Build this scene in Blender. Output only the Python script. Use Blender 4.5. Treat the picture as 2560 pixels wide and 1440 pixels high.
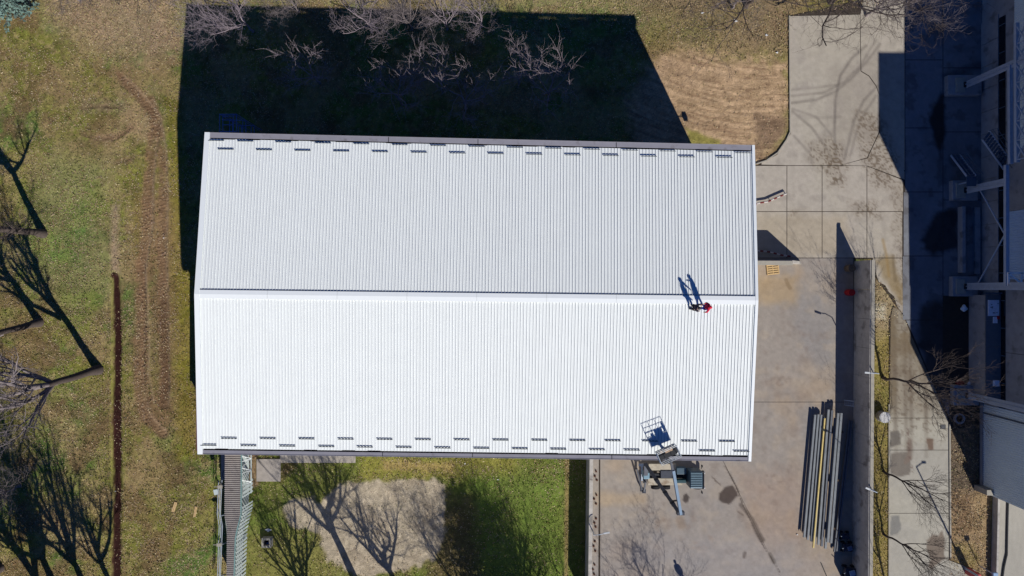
import bpy, bmesh, math, random
import numpy as np
from mathutils import Vector, Matrix
for o in list(bpy.data.objects): bpy.data.objects.remove(o)
SC = bpy.context.scene
COL = SC.collection
# plan units: 26 units to the metre on the ground, origin (1280, 720) straight below the camera
S = 26.0
HC = 1706.67 / S
ELEV = math.radians(36.1); TE = math.tan(ELEV)
SD = (-0.432, 0.902)                      # ground direction in which shadows fall
# ------------------------------------------------------------------ camera, light, exposure
cam_d = bpy.data.cameras.new('camera'); cam_d.lens = 24; cam_d.sensor_width = 36
cam_d.clip_start = 0.5; cam_d.clip_end = 3000
cam = bpy.data.objects.new('camera', cam_d); COL.objects.link(cam); cam.location = (0, 0, HC)
SC.camera = cam
world = bpy.data.worlds.new('World'); SC.world = world; world.use_nodes = True
wn = world.node_tree; bg = wn.nodes['Background']
sky = wn.nodes.new('ShaderNodeTexSky'); sky.sky_type = 'NISHITA'; sky.sun_disc = False
sky.sun_elevation = ELEV; sky.sun_rotation = math.atan2(-SD[0], -SD[1])
sky.air_density = 1.0; sky.dust_density = 0.0; sky.ozone_density = 10.0; sky.altitude = 300
tintn = wn.nodes.new('ShaderNodeVectorMath'); tintn.operation = 'MULTIPLY'; tintn.inputs[1].default_value = (0.46, 0.84, 1.36)
wn.links.new(sky.outputs[0], tintn.inputs[0]); wn.links.new(tintn.outputs[0], bg.inputs[0]); bg.inputs[1].default_value = 0.05
sun_d = bpy.data.lights.new('sun', 'SUN'); sun_d.energy = 5.0; sun_d.angle = math.radians(0.5)
sun_d.color = (1.0, 0.965, 0.92)
sun = bpy.data.objects.new('sun', sun_d); COL.objects.link(sun); sun.location = (30, -60, 80)
sun.rotation_euler = Vector((SD[0]*math.cos(ELEV), SD[1]*math.cos(ELEV), -math.sin(ELEV))).to_track_quat('-Z', 'Y').to_euler()
SC.view_settings.view_transform = 'Standard'; SC.view_settings.look = 'None'
SC.view_settings.exposure = 0.0; SC.view_settings.gamma = 1.0; SC.view_settings.use_curve_mapping = False
SC.render.engine = 'CYCLES'; SC.cycles.max_bounces = 5

# ------------------------------------------------------------------ helpers
def G(u, v, z=0.0):
    "point standing at plan position u, v at height z"
    return Vector(((u-1280)/S, (720-v)/S, z))
def A(u, v, z):
    "point at height z which the aerial survey saw at u, v"
    k = 1 - z/HC
    return Vector(((u-1280)/S*k, (720-v)/S*k, z))
def tag(o, label=None, cat=None, group=None, kind=None):
    if label: o['label'] = label
    if cat: o['category'] = cat
    if group: o['group'] = group
    if kind: o['kind'] = kind
    return o
def thing(name, loc, label, cat, group=None):
    o = bpy.data.objects.new(name, None); COL.objects.link(o); o.location = loc; o.empty_display_size = 0.3
    return tag(o, label, cat, group)
def wloc(o):
    p = Vector((0, 0, 0))
    while o: p = p + Vector(o.location); o = o.parent
    return p
def lin(c):
    return tuple(((x/255)/12.92 if x <= 10 else ((x/255+0.055)/1.055)**2.4) for x in c)
MATS = {}
def mat(name, rgb, rough=0.8, metal=0.0, var=0.15, scale=3.0, bump=0.0, attr=None, fine=0.0, spec=0.3, dirt=None):
    if name in MATS: return MATS[name]
    m = bpy.data.materials.new(name); m.use_nodes = True; nt = m.node_tree; N = nt.nodes; L = nt.links
    b = N['Principled BSDF']; b.inputs['Roughness'].default_value = rough; b.inputs['Metallic'].default_value = metal
    b.inputs['Specular IOR Level'].default_value = spec
    tc = N.new('ShaderNodeTexCoord'); geo = N.new('ShaderNodeNewGeometry')
    nz = N.new('ShaderNodeTexNoise'); nz.inputs['Scale'].default_value = scale; nz.inputs['Detail'].default_value = 8; nz.inputs['Roughness'].default_value = 0.65
    L.new(geo.outputs['Position'], nz.inputs['Vector'])
    mr = N.new('ShaderNodeMapRange'); mr.inputs[1].default_value = 0.25; mr.inputs[2].default_value = 0.75
    mr.inputs[3].default_value = 1-var; mr.inputs[4].default_value = 1+var
    L.new(nz.outputs[0], mr.inputs[0])
    mix = N.new('ShaderNodeVectorMath'); mix.operation = 'SCALE'
    if attr:
        at = N.new('ShaderNodeAttribute'); at.attribute_name = attr; L.new(at.outputs['Color'], mix.inputs[0])
    else:
        mix.inputs[0].default_value = rgb
    L.new(mr.outputs[0], mix.inputs['Scale'])
    out = mix.outputs[0]
    if fine:
        n2 = N.new('ShaderNodeTexNoise'); n2.inputs['Scale'].default_value = 14; n2.inputs['Detail'].default_value = 4; n2.inputs['Roughness'].default_value = 0.8
        L.new(geo.outputs['Position'], n2.inputs['Vector'])
        m2 = N.new('ShaderNodeMapRange'); m2.inputs[1].default_value = 0.3; m2.inputs[2].default_value = 0.7
        m2.inputs[3].default_value = 1-fine; m2.inputs[4].default_value = 1+fine; L.new(n2.outputs[0], m2.inputs[0])
        s2 = N.new('ShaderNodeVectorMath'); s2.operation = 'SCALE'; L.new(out, s2.inputs[0]); L.new(m2.outputs[0], s2.inputs['Scale']); out = s2.outputs[0]
    if dirt:
        n3 = N.new('ShaderNodeTexNoise'); n3.inputs['Scale'].default_value = dirt[1]; n3.inputs['Detail'].default_value = 6
        L.new(geo.outputs['Position'], n3.inputs['Vector'])
        r3 = N.new('ShaderNodeMapRange'); r3.inputs[1].default_value = dirt[2]; r3.inputs[2].default_value = dirt[2]+0.12; L.new(n3.outputs[0], r3.inputs[0])
        ml = N.new('ShaderNodeMath'); ml.operation = 'MULTIPLY'; ml.inputs[1].default_value = dirt[3]; L.new(r3.outputs[0], ml.inputs[0])
        mx = N.new('ShaderNodeMix'); mx.data_type = 'RGBA'; L.new(ml.outputs[0], mx.inputs[0]); L.new(out, mx.inputs[6])
        mx.inputs[7].default_value = (*dirt[0], 1); out = mx.outputs[2]
    L.new(out, b.inputs['Base Color'])
    if bump:
        bp = N.new('ShaderNodeBump'); bp.inputs['Strength'].default_value = 0.8; bp.inputs['Distance'].default_value = bump
        n4 = N.new('ShaderNodeTexNoise'); n4.inputs['Scale'].default_value = 9; n4.inputs['Detail'].default_value = 5; n4.inputs['Roughness'].default_value = 0.75
        L.new(geo.outputs['Position'], n4.inputs['Vector']); L.new(n4.outputs[0], bp.inputs['Height']); L.new(bp.outputs[0], b.inputs['Normal'])
    MATS[name] = m
    return m

class MB:
    def __init__(s): s.v = []; s.f = []
    def add(s, vs, fs):
        n = len(s.v); s.v += [tuple(p) for p in vs]; s.f += [tuple(i+n for i in f) for f in fs]; return s
    def box(s, c, size, rz=0.0, M=None):
        x, y, z = [d/2 for d in size]
        vs = [Vector((a*x, b*y, d*z)) for d in (-1, 1) for b in (-1, 1) for a in (-1, 1)]
        R = M if M is not None else Matrix.Rotation(rz, 3, 'Z')
        c = Vector(c); vs = [c + R @ p for p in vs]
        return s.add(vs, [(0,2,3,1),(4,5,7,6),(0,1,5,4),(2,6,7,3),(0,4,6,2),(1,3,7,5)])
    def beam(s, a, b, w, h=None, up=(0,0,1)):
        a = Vector(a); b = Vector(b); h = h or w; d = b-a; L = d.length; x = d/L
        up = Vector(up)
        if abs(x.dot(up)) > 0.99: up = Vector((0, 1, 0))
        y = up.cross(x).normalized(); z = x.cross(y)
        M = Matrix((x, y, z)).transposed()
        return s.box((a+b)/2, (L, w, h), M=M)
    def tube(s, pts, r, n=6, cap=True):
        pts = [Vector(p) for p in pts]; k = len(pts); rs = r if isinstance(r, (list, tuple)) else [r]*k
        vs = []; fs = []; ref = None
        for i, p in enumerate(pts):
            t = (pts[min(i+1, k-1)]-pts[max(i-1, 0)]).normalized()
            if ref is None: ref = Vector((0,0,1)) if abs(t.z) < 0.9 else Vector((1,0,0))
            x = t.cross(ref).normalized(); y = t.cross(x); ref = ref - t*ref.dot(t); ref.normalize()
            for j in range(n):
                a = 2*math.pi*j/n; vs.append(p + (x*math.cos(a)+y*math.sin(a))*rs[i])
        for i in range(k-1):
            for j in range(n):
                fs.append((i*n+j, i*n+(j+1)%n, (i+1)*n+(j+1)%n, (i+1)*n+j))
        if cap: fs.append(tuple(range(n-1, -1, -1))); fs.append(tuple((k-1)*n+j for j in range(n)))
        return s.add(vs, fs)
    def prism(s, poly, z0, z1):
        n = len(poly); vs = [(p[0], p[1], z0) for p in poly] + [(p[0], p[1], z1) for p in poly]
        fs = [tuple(range(n-1, -1, -1)), tuple(range(n, 2*n))] + [(i, (i+1) % n, n+(i+1) % n, n+i) for i in range(n)]
        return s.add(vs, fs)
    def build(s, name, m, parent=None, bevel=0.0, smooth=False):
        me = bpy.data.meshes.new(name); off = wloc(parent) if parent else Vector((0,0,0))
        me.from_pydata([tuple(Vector(p)-off) for p in s.v], [], s.f)
        bm = bmesh.new(); bm.from_mesh(me); bmesh.ops.recalc_face_normals(bm, faces=bm.faces); bm.to_mesh(me); bm.free()
        me.materials.append(m)
        if smooth: me.polygons.foreach_set('use_smooth', [True]*len(me.polygons))
        o = bpy.data.objects.new(name, me); COL.objects.link(o); o.parent = parent
        if bevel:
            bv = o.modifiers.new('bevel', 'BEVEL'); bv.width = bevel; bv.segments = 2; bv.limit_method = 'ANGLE'
        return o
def copy_tree(o, parent=None):
    c = o.copy(); COL.objects.link(c); c.parent = parent
    for ch in list(o.children): copy_tree(ch, c)
    return c
rng = random.Random(7); nr = np.random.RandomState(11)

# value noise
_tabs = [nr.rand(256, 256) for _ in range(6)]
def vn(x, y, sc, k=0):
    x = x*sc+17.3*k+500; y = y*sc+9.1*k+500; xi = np.floor(x).astype(int); yi = np.floor(y).astype(int)
    fx = x-xi; fy = y-yi; fx = fx*fx*(3-2*fx); fy = fy*fy*(3-2*fy); T = _tabs[k % 6]
    a = T[xi & 255, yi & 255]; b = T[(xi+1) & 255, yi & 255]; c = T[xi & 255, (yi+1) & 255]; d = T[(xi+1) & 255, (yi+1) & 255]
    return (a*(1-fx)+b*fx)*(1-fy)+(c*(1-fx)+d*fx)*fy
def fbm(x, y, sc, oct=4, k=0, g=0.55):
    s = 0; a = 1; t = 0
    for i in range(oct):
        s = s + a*vn(x, y, sc*2**i, k+i); t += a; a *= g
    return s/t
def sstep(x, a, b):
    t = np.clip((x-a)/(b-a), 0, 1); return t*t*(3-2*t)
def inpoly(U, V, poly):
    r = np.zeros(U.shape, bool); n = len(poly); j = n-1
    for i in range(n):
        x0, y0 = poly[i]; x1, y1 = poly[j]
        if y0 != y1:
            c = ((y0 > V) != (y1 > V)) & (U < (x1-x0)*(V-y0)/(y1-y0)+x0); r ^= c
        j = i
    return r
def segd(U, V, pts):
    d = np.full(U.shape, 1e9)
    for (x0, y0), (x1, y1) in zip(pts[:-1], pts[1:]):
        dx, dy = x1-x0, y1-y0; L2 = dx*dx+dy*dy+1e-9
        t = np.clip(((U-x0)*dx+(V-y0)*dy)/L2, 0, 1)
        d = np.minimum(d, np.hypot(U-x0-t*dx, V-y0-t*dy))
    return d
def pmask(U, V, poly, soft=6, rag=0, k=0):
    "soft polygon mask with a ragged edge"
    d = segd(U, V, poly+[poly[0]]); s = np.where(inpoly(U, V, poly), d, -d)
    if rag: s = s + (fbm(U, V, 1/18, 3, k)-0.5)*2*rag
    return sstep(s, -soft, soft)
def blend(C, m, rgb, wob=None):
    m = m[..., None]; return C*(1-m)+np.array(lin(rgb))*m
def smask(U, V, pts, w, soft=None):
    soft = soft or w*0.6; m = np.zeros(U.shape)
    xs = [p[0] for p in pts]; ys = [p[1] for p in pts]; e = w+soft+4
    sel = (U > min(xs)-e) & (U < max(xs)+e) & (V > min(ys)-e) & (V < max(ys)+e)
    if sel.any(): m[sel] = 1-sstep(segd(U[sel], V[sel], pts), w-soft, w+soft)
    return m

# ------------------------------------------------------------------ ground colours
TR1 = [(372,250),(388,300),(380,370),(372,450),(370,560),(352,680),(352,800),(348,900),(350,980),(365,1040),(405,1080)]
TR2 = [(300,190),(345,235),(390,290),(405,380),(408,500),(405,620),(408,740),(410,860),(412,960),(410,1010)]
TR3 = [(352,660),(358,760),(362,860),(360,930),(372,1000)]
GRAV = [(708,1268),(730,1250),(775,1245),(800,1262),(815,1240),(850,1212),(905,1205),(940,1200),(975,1204),(1040,1200),(1085,1198),(1108,1215),(1112,1260),(1110,1320),(1102,1370),(1085,1400),(1020,1425),(940,1440),(870,1432),(810,1390),(800,1330),(765,1325),(735,1318),(715,1295)]
NEDIRT = [(1640,150),(1700,120),(1800,140),(1972,150),(1974,330),(1945,378),(1890,410),(1840,420),(1700,420),(1600,400),(1560,250)]
def paint_ground(U, V):
    n1 = fbm(U, V, 1/160, 4, 0); n2 = fbm(U, V, 1/40, 4, 1); n3 = fbm(U, V, 1/9, 3, 2); n4 = fbm(U, V, 1/320, 3, 3)
    C = np.zeros(U.shape+(3,)); C[...] = lin((98,97,46))
    C = blend(C, sstep(n1, 0.46, 0.64)*0.95, (74,92,44))
    C = blend(C, sstep(n2, 0.46, 0.66)*0.6, (116,106,66)); C = blend(C, sstep(fbm(U, V, 1/22, 4, 5), 0.52, 0.66)*0.5, (64,60,36)); C = blend(C, sstep(fbm(U, V, 1/13, 3, 0), 0.56, 0.7)*0.45, (134,116,86))
    C = blend(C, sstep(fbm(U, V, 1/70, 5, 4), 0.48, 0.66)*0.7, (92,72,54)); C = blend(C, sstep(fbm(U, V, 1/110, 5, 2), 0.54, 0.68)*0.6, (126,108,78))
    # greener band left centre
    C = blend(C, pmask(U, V, [(120,380),(270,400),(280,700),(200,820),(90,700),(60,500)], 60)*0.45, (84,104,58))
    # pale leaf litter top left and along the top
    C = blend(C, pmask(U, V, [(90,-60),(460,-60),(455,120),(380,150),(250,120),(120,60)], 50)*0.75, (132,112,94))
    C = blend(C, pmask(U, V, [(440,-60),(2000,-60),(2000,10),(1600,30),(1000,20),(440,14)], 20)*0.5, (122,108,80))
    C = blend(C, pmask(U, V, [(1560,-60),(2000,-60),(1975,150),(1700,120),(1600,60)], 50, 30)*0.8, (106,90,72))
    C = blend(C, pmask(U, V, [(1600,20),(1850,20),(1800,110),(1700,140),(1620,120)], 40, 20)*0.35, (100,95,50))
    # mossy strip beside the hall
    C = blend(C, pmask(U, V, [(415,250),(450,250),(480,640),(492,800),(492,1150),(440,1150),(430,900),(418,600)], 20, 10)*0.65, (102,92,34))
    C = blend(C, pmask(U, V, [(335,480),(352,480),(352,640),(335,640)], 8)*0.6, (96,94,26))
    # sandy worn area and tracks
    C = blend(C, pmask(U, V, [(310,260),(360,230),(400,290),(395,360),(340,350),(250,350),(300,320)], 30, 14)*0.7, (140,116,92))
    C = blend(C, pmask(U, V, [(205,250),(310,250),(320,275),(200,280)], 14, 8)*0.35, (118,110,92))
    C = blend(C, pmask(U, V, [(335,480),(430,480),(440,700),(440,1000),(420,1080),(360,1040),(330,900),(332,640)], 22, 10)*0.55, (104,82,62))
    tread = 0.5+0.5*np.sin((V+0.25*U)*2*np.pi/8.0+4*n3+2.5*n2)
    for tr, w in ((TR1, 15), (TR2, 13), (TR3, 9)):
        m = smask(U, V, tr, w-1, 8)*(.6+.75*sstep(fbm(U, V, 1/26, 4, 3), .34, .56))
        C = blend(C, np.clip(m,0,1)*(0.75+0.25*n2), (98,76,57)); m = np.clip(m,0,1); C = blend(C, m*sstep(tread, .45, .8)*sstep(n3, .3, .6)*0.6, (54,40,32)); C = blend(C, m*sstep(1-tread, .6, .85)*0.25, (146,122,98))
        C = blend(C, smask(U, V, [(x+11, y) for x, y in tr], 3, 3)*0.5, (134,114,92))
    C = blend(C, smask(U, V, [(408,760),(412,860),(414,960),(405,1010)], 12, 10)*0.6, (66,48,36))
    for a in ([(200,330),(250,348),(300,335),(330,315)], [(205,268),(250,262),(300,266)], [(245,340),(290,346),(325,320)], [(290,405),(330,395)]):
        C = blend(C, smask(U, V, a, 7, 6)*0.45, (112,90,72)); C = blend(C, smask(U, V, [(x, y+5) for x, y in a], 2.2, 2)*0.6, (58,44,34))
    # trench
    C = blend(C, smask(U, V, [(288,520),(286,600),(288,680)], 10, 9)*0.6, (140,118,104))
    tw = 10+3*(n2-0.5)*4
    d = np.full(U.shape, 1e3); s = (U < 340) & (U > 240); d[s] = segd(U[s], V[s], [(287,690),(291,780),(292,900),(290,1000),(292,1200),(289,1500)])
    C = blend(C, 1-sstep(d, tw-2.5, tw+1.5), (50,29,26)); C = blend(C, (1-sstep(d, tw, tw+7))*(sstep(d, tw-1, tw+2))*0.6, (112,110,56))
    # dirt turning area to the north east
    m = pmask(U, V, NEDIRT, 28, 22)
    C = blend(C, m*0.95, (132,110,88))
    r = np.hypot(U-1900, (V+330)); st = fbm(r*2.4+14*(n2-.5), np.arctan2(V+330, U-1900)*110, 1/9, 4, 2)
    C = blend(C, m*sstep(st, 0.5, 0.68)*0.75, (152,128,104)); C = blend(C, m*sstep(1-st, 0.55, 0.72)*0.55, (90,70,56))
    C = blend(C, m*pmask(U, V, [(1880,285),(1972,285),(1972,345),(1900,395),(1890,330)], 14, 16)*0.65, (76,60,50))
    C = blend(C, pmask(U, V, [(1715,320),(1760,335),(1800,352),(1790,380),(1730,380)], 7, 6)*0.85, (108,104,50))
    # hall yard and southern lawn
    C = blend(C, pmask(U, V, [(600,1080),(1470,1080),(1470,1600),(600,1600)], 12)*0.75, (80,90,38))
    C = blend(C, pmask(U, V, [(900,1140),(1290,1140),(1290,1190),(900,1200)], 16, 10)*0.6, (116,108,52))
    C = blend(C, pmask(U, V, [(960,1152),(1140,1156),(1130,1180),(960,1174)], 8, 8)*0.5, (142,118,82))
    C = blend(C, pmask(U, V, [(610,1320),(800,1330),(860,1440),(900,1600),(600,1600)], 40, 30)*0.5, (112,104,62))
    C = blend(C, pmask(U, V, [(1170,1180),(1410,1180),(1410,1500),(1200,1500)], 30)*0.5, (84,104,44))
    C = blend(C, pmask(U, V, [(1100,1240),(1180,1240),(1230,1600),(1050,1600)], 30, 20)*0.7, (84,68,50))
    C = blend(C, smask(U, V, [(1418,1140),(1415,1500)], 5, 4)*0.6, (120,96,72))
    C = blend(C, pmask(U, V, [(612,1130),(645,1130),(648,1215),(618,1225)], 6, 6)*0.8, (106,84,70))
    C = blend(C, pmask(U, V, [(700,1140),(745,1140),(740,1175),(704,1205)], 8, 8)*0.6, (70,48,40))
    g = pmask(U, V, GRAV, 5, 12, 2); C = blend(C, pmask(U, V, GRAV, 16, 20, 1)*.5, (116,98,74)); C = blend(C, g*.95, (138,127,112)); C = blend(C, g*sstep(n2, 0.45, 0.7)*0.5, (120,108,94)); C = blend(C, g*sstep(n3, 0.5, 0.8)*0.25, (150,138,122))
    # strips beside the road
    C = blend(C, pmask(U, V, [(2165,640),(2225,640),(2225,1500),(2165,1500)], 5)*0.8, (110,98,56))
    C = blend(C, pmask(U, V, [(2170,660),(2240,690),(2275,780),(2240,830),(2175,840)], 20, 16)*0.85, (126,112,90))
    C = blend(C, pmask(U, V, [(2180,760),(2215,760),(2215,800),(2180,800)], 10, 8)*0.6, (160,156,146))
    C = blend(C, pmask(U, V, [(2372,900),(2480,900),(2480,1500),(2372,1500)], 6, 3)*0.9, (122,102,80))
    C = blend(C, pmask(U, V, [(2380,1235),(2430,1240),(2440,1330),(2385,1340)], 14, 10)*0.6, (84,64,48))
    C = blend(C, pmask(U, V, [(2385,1360),(2440,1360),(2450,1440),(2385,1440)], 14, 10)*0.5, (100,92,46))
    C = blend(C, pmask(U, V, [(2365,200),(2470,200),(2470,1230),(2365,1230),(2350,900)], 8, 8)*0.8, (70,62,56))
    C = C*(0.70+0.6*n3[..., None])*(0.88+0.24*n4[..., None])*1.45
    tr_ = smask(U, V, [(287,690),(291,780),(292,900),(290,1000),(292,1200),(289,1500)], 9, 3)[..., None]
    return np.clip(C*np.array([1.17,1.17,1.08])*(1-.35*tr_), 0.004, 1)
YARD_STAINS = [
 ([(1812,1165),(1840,1215),(1858,1265),(1885,1320),(1905,1360),(1950,1430)], 1.3, (60,50,44), .8),
 ([(1852,1262),(1868,1282),(1882,1300)], 5, (78,66,58), .7), ([(1885,1310),(1893,1330),(1905,1350)], 7, (72,60,52), .75),
 ([(1925,1385),(1935,1405)], 5, (78,70,62), .7), ([(1700,1300),(1704,1312)], 11, (118,98,80), .45),
 ([(1862,1382),(1860,1392)], 4, (80,68,60), .7), ([(1843,1278),(1858,1288)], 2, (84,70,60), .7), ([(1779,1193),(1788,1198)], 1.6, (84,70,60), .8), ([(1786,1200),(1800,1211)], 1.8, (84,70,60), .8),
 ([(1965,700),(1970,712),(1975,720)], 5, (112,92,66), .6)]
def paint_yard(U, V):
    n1 = fbm(U, V, 1/150, 4, 5); n2 = fbm(U, V, 1/30, 4, 1); n3 = fbm(U, V, 1/7, 2, 2)
    C = np.zeros(U.shape+(3,)); C[...] = lin((149,140,129))
    C = blend(C, sstep(n1, 0.42, 0.66)*0.75, (158,140,118)); C = blend(C, sstep(fbm(U, V, 1/100, 4, 2), 0.5, 0.7)*0.6, (134,130,126))
    C = blend(C, sstep(n2, 0.55, 0.75)*0.3, (172,156,134)); C = blend(C, sstep(1-n2, 0.6, 0.8)*0.3, (122,106,94))
    C = blend(C, pmask(U, V, [(1890,690),(1990,690),(1990,760),(1890,760)], 16, 8)*0.5, (170,142,96))
    C = blend(C, pmask(U, V, [(1490,1230),(1620,1235),(1620,1262),(1490,1262)], 12, 8)*0.35, (176,148,104))
    C = blend(C, pmask(U, V, [(1840,1180),(2010,1180),(2010,1360),(1900,1360)], 40, 20)*0.4, (156,130,108))
    C = blend(C, pmask(U, V, [(1500,1340),(1900,1340),(2060,1400),(2060,1500),(1480,1500)], 40, 20)*0.4, (150,144,140))
    C = blend(C, pmask(U, V, [(1797,1233),(1812,1217),(1830,1212),(1838,1222),(1846,1240),(1832,1252),(1822,1262),(1808,1258),(1796,1250)], 2.5, 3)*0.9, (66,54,48))
    C = blend(C, pmask(U, V, [(1708,1238),(1716,1233),(1723,1243),(1720,1256),(1712,1258),(1706,1250)], 2, 1.5)*0.9, (62,52,48))
    for i, (cx, cy, r) in enumerate([(1945,1195,60),(1750,1330,70),(1640,1290,60),(2000,860,50),(1950,950,60)]):
        C = blend(C, sstep(fbm(U, V, 1/14, 3, i), 0.55, 0.75)*(1-sstep(np.hypot(U-cx, V-cy), r*0.3, r))*0.4, (120,102,88))
    for p, w, c, a in YARD_STAINS: C = blend(C, smask(U, V, p, w*(1), w*0.5)*a*(0.6+0.6*n2), c)
    return np.clip(C*(0.88+0.24*n3[..., None]), 0.004, 1)
def arc(cx, cy, r, a0, a1, n=14):
    return [(cx+r*math.cos(math.radians(a0+(a1-a0)*i/n)), cy+r*math.sin(math.radians(a0+(a1-a0)*i/n))) for i in range(n+1)]
PAVE_MARKS = [([(1978,258),(2040,250),(2090,228),(2130,195),(2170,150),(2200,110)], 2.2, .30), ([(1978,240),(2060,232),(2110,205),(2150,165),(2190,100)], 2, .25),
 ([(2090,400),(2086,330),(2088,250),(2100,190),(2130,145),(2165,115)], 2.4, .35), ([(1980,278),(2030,320),(2065,370),(2080,400)], 2.2, .28), ([(1980,272),(2040,292),(2080,340)], 2, .22),
 ([(1985,340),(2025,385),(2030,410)], 2, .22), ([(1978,225),(2050,218),(2090,212)], 1.8, .2), ([(2110,400),(2135,300),(2160,250),(2193,215)], 2.6, .3), ([(2125,390),(2150,300),(2190,240)], 2, .25), ([(2000,290),(2050,295),(2100,292)], 3, .14)]
def paint_pave(U, V):
    n1 = fbm(U, V, 1/120, 4, 3); n2 = fbm(U, V, 1/26, 4, 0); n3 = fbm(U, V, 1/7, 2, 2); n5 = fbm(U, V, 1/4.2, 3, 4)
    C = np.zeros(U.shape+(3,)); C[...] = lin((170,161,147))
    C = blend(C, sstep(n1, 0.42, 0.68)*0.5, (168,160,142)); C = blend(C, sstep(1-n2, 0.55, 0.75)*0.35, (138,130,120))
    C = blend(C, pmask(U, V, [(2080,180),(2200,130),(2200,330),(2110,400),(2060,300)], 30, 20)*0.35, (134,124,112))
    for p, w, a in PAVE_MARKS: C = blend(C, smask(U, V, p, w+1.0, 2.6)*a*1.5*(0.5+1.0*n2), (92,84,78))
    for poly, a in (([(2020,355),(2080,350),(2085,400),(2050,430),(2025,400)], .75), ([(2060,345),(2100,350),(2120,420),(2075,425)], .9), ([(2060,415),(2110,410),(2110,465),(2070,460)], .9),
                    ([(2140,280),(2200,290),(2245,400),(2235,470),(2190,470),(2150,400)], .8), ([(2125,510),(2190,505),(2200,545),(2140,535)], .8), ([(1975,530),(1985,530),(1985,545),(1975,545)], .8),
                    ([(2230,450),(2270,440),(2272,840),(2240,830),(2238,600)], .6)):
        C = blend(C, pmask(U, V, poly, 16, 10)*sstep(n5, 0.50, 0.62)*a, (96,82,66)); C = blend(C, pmask(U, V, poly, 22, 14)*.28, (124,110,92))
    C = blend(C, pmask(U, V, [(2185,650),(2230,640),(2255,700),(2255,760),(2210,700)], 10, 8)*0.75, (136,116,78))
    C = blend(C, smask(U, V, [(2207,600),(2216,640),(2222,690)], 3.5, 3)*0.6, (144,118,72)); C = blend(C, smask(U, V, [(2232,640),(2238,700)], 4, 3)*0.6, (106,90,66))
    C = blend(C, pmask(U, V, [(1893,535),(2120,535),(2120,640),(1893,640)], 20, 10)*0.35, (160,142,108))
    return np.clip(C*(0.90+0.2*n3[..., None]), 0.004, 1)
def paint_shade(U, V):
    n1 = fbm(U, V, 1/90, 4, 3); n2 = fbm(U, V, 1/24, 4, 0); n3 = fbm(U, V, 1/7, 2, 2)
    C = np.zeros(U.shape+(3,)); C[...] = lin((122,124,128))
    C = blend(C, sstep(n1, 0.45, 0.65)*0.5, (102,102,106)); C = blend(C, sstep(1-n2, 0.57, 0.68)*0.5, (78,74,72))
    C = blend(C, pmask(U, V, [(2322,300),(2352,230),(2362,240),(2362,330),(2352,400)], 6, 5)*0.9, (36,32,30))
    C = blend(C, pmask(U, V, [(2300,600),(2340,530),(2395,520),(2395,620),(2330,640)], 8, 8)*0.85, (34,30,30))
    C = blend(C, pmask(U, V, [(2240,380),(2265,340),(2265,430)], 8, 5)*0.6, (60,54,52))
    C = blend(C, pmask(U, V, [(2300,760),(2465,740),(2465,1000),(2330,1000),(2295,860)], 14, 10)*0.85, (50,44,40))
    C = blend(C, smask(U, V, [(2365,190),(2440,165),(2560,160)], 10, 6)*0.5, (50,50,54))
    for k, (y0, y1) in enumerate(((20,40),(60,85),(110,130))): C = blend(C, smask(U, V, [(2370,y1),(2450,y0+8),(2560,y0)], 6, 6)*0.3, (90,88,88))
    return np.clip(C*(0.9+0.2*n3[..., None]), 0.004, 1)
def paint_road(U, V):
    n1 = fbm(U, V, 1/100, 4, 3); n2 = fbm(U, V, 1/30, 4, 0); n3 = fbm(U, V, 1/7, 2, 2); n5 = fbm(U, V, 1/6, 3, 4)
    C = np.zeros(U.shape+(3,)); C[...] = lin((163,158,145))
    C = blend(C, sstep(n1, 0.42, 0.66)*0.5, (174,168,150))
    C = blend(C, (1-sstep(V, 1000, 1080))*0.8, (138,128,110)); C = blend(C, (1-sstep(V, 900, 1080))*sstep(n2, 0.5, 0.6)*0.6, (112,98,80))
    for x in (2236, 2262, 2275, 2312): C = blend(C, smask(U, V, [(x,820),(x+2,1000),(x+4,1140)], 5, 4)*(0.35+0.3*n2)*(1-0.4*(V > 1080)), (96,82,68))
    for poly, c in (([(2224,1078),(2244,1076),(2252,1084),(2252,1110),(2240,1112),(2224,1120)], (100,94,86)), ([(2225,1132),(2275,1128),(2277,1190),(2240,1190),(2225,1180)], (112,104,94)),
                  ([(2318,1098),(2332,1098),(2334,1124),(2322,1124)], (106,84,68)), ([(2315,1350),(2330,1335),(2345,1338),(2358,1320),(2362,1395),(2330,1425),(2318,1420),(2326,1400)], (112,98,84)),
                  ([(2225,1288),(2250,1286),(2252,1322),(2240,1336),(2225,1336)], (122,120,114)), ([(2270,1100),(2280,1098),(2280,1150),(2262,1160)], (120,106,94))):
        C = blend(C, pmask(U, V, poly, 2.5, 5)*0.9, c)
    C = blend(C, sstep(n5, 0.6, 0.66)*(1-sstep(V, 1050, 1150))*0.5, (92,76,60))
    C = blend(C, (1-sstep(V+70*(n2-.5), 830, 960))*sstep(n2, .34, .5)*.8, (118,103,80)); C = blend(C, (1-sstep(U+30*(n2-.5), 2226, 2246))*(1-sstep(V, 1000, 1060))*.7, (112,98,74))
    C = blend(C, smask(U, V, [(2268,1070),(2274,1150),(2282,1180)], 3, 2)*sstep(n5, 0.45, 0.6)*0.7, (100,80,70))
    return np.clip(C*(0.92+0.16*n3[..., None]), 0.004, 1)

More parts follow.
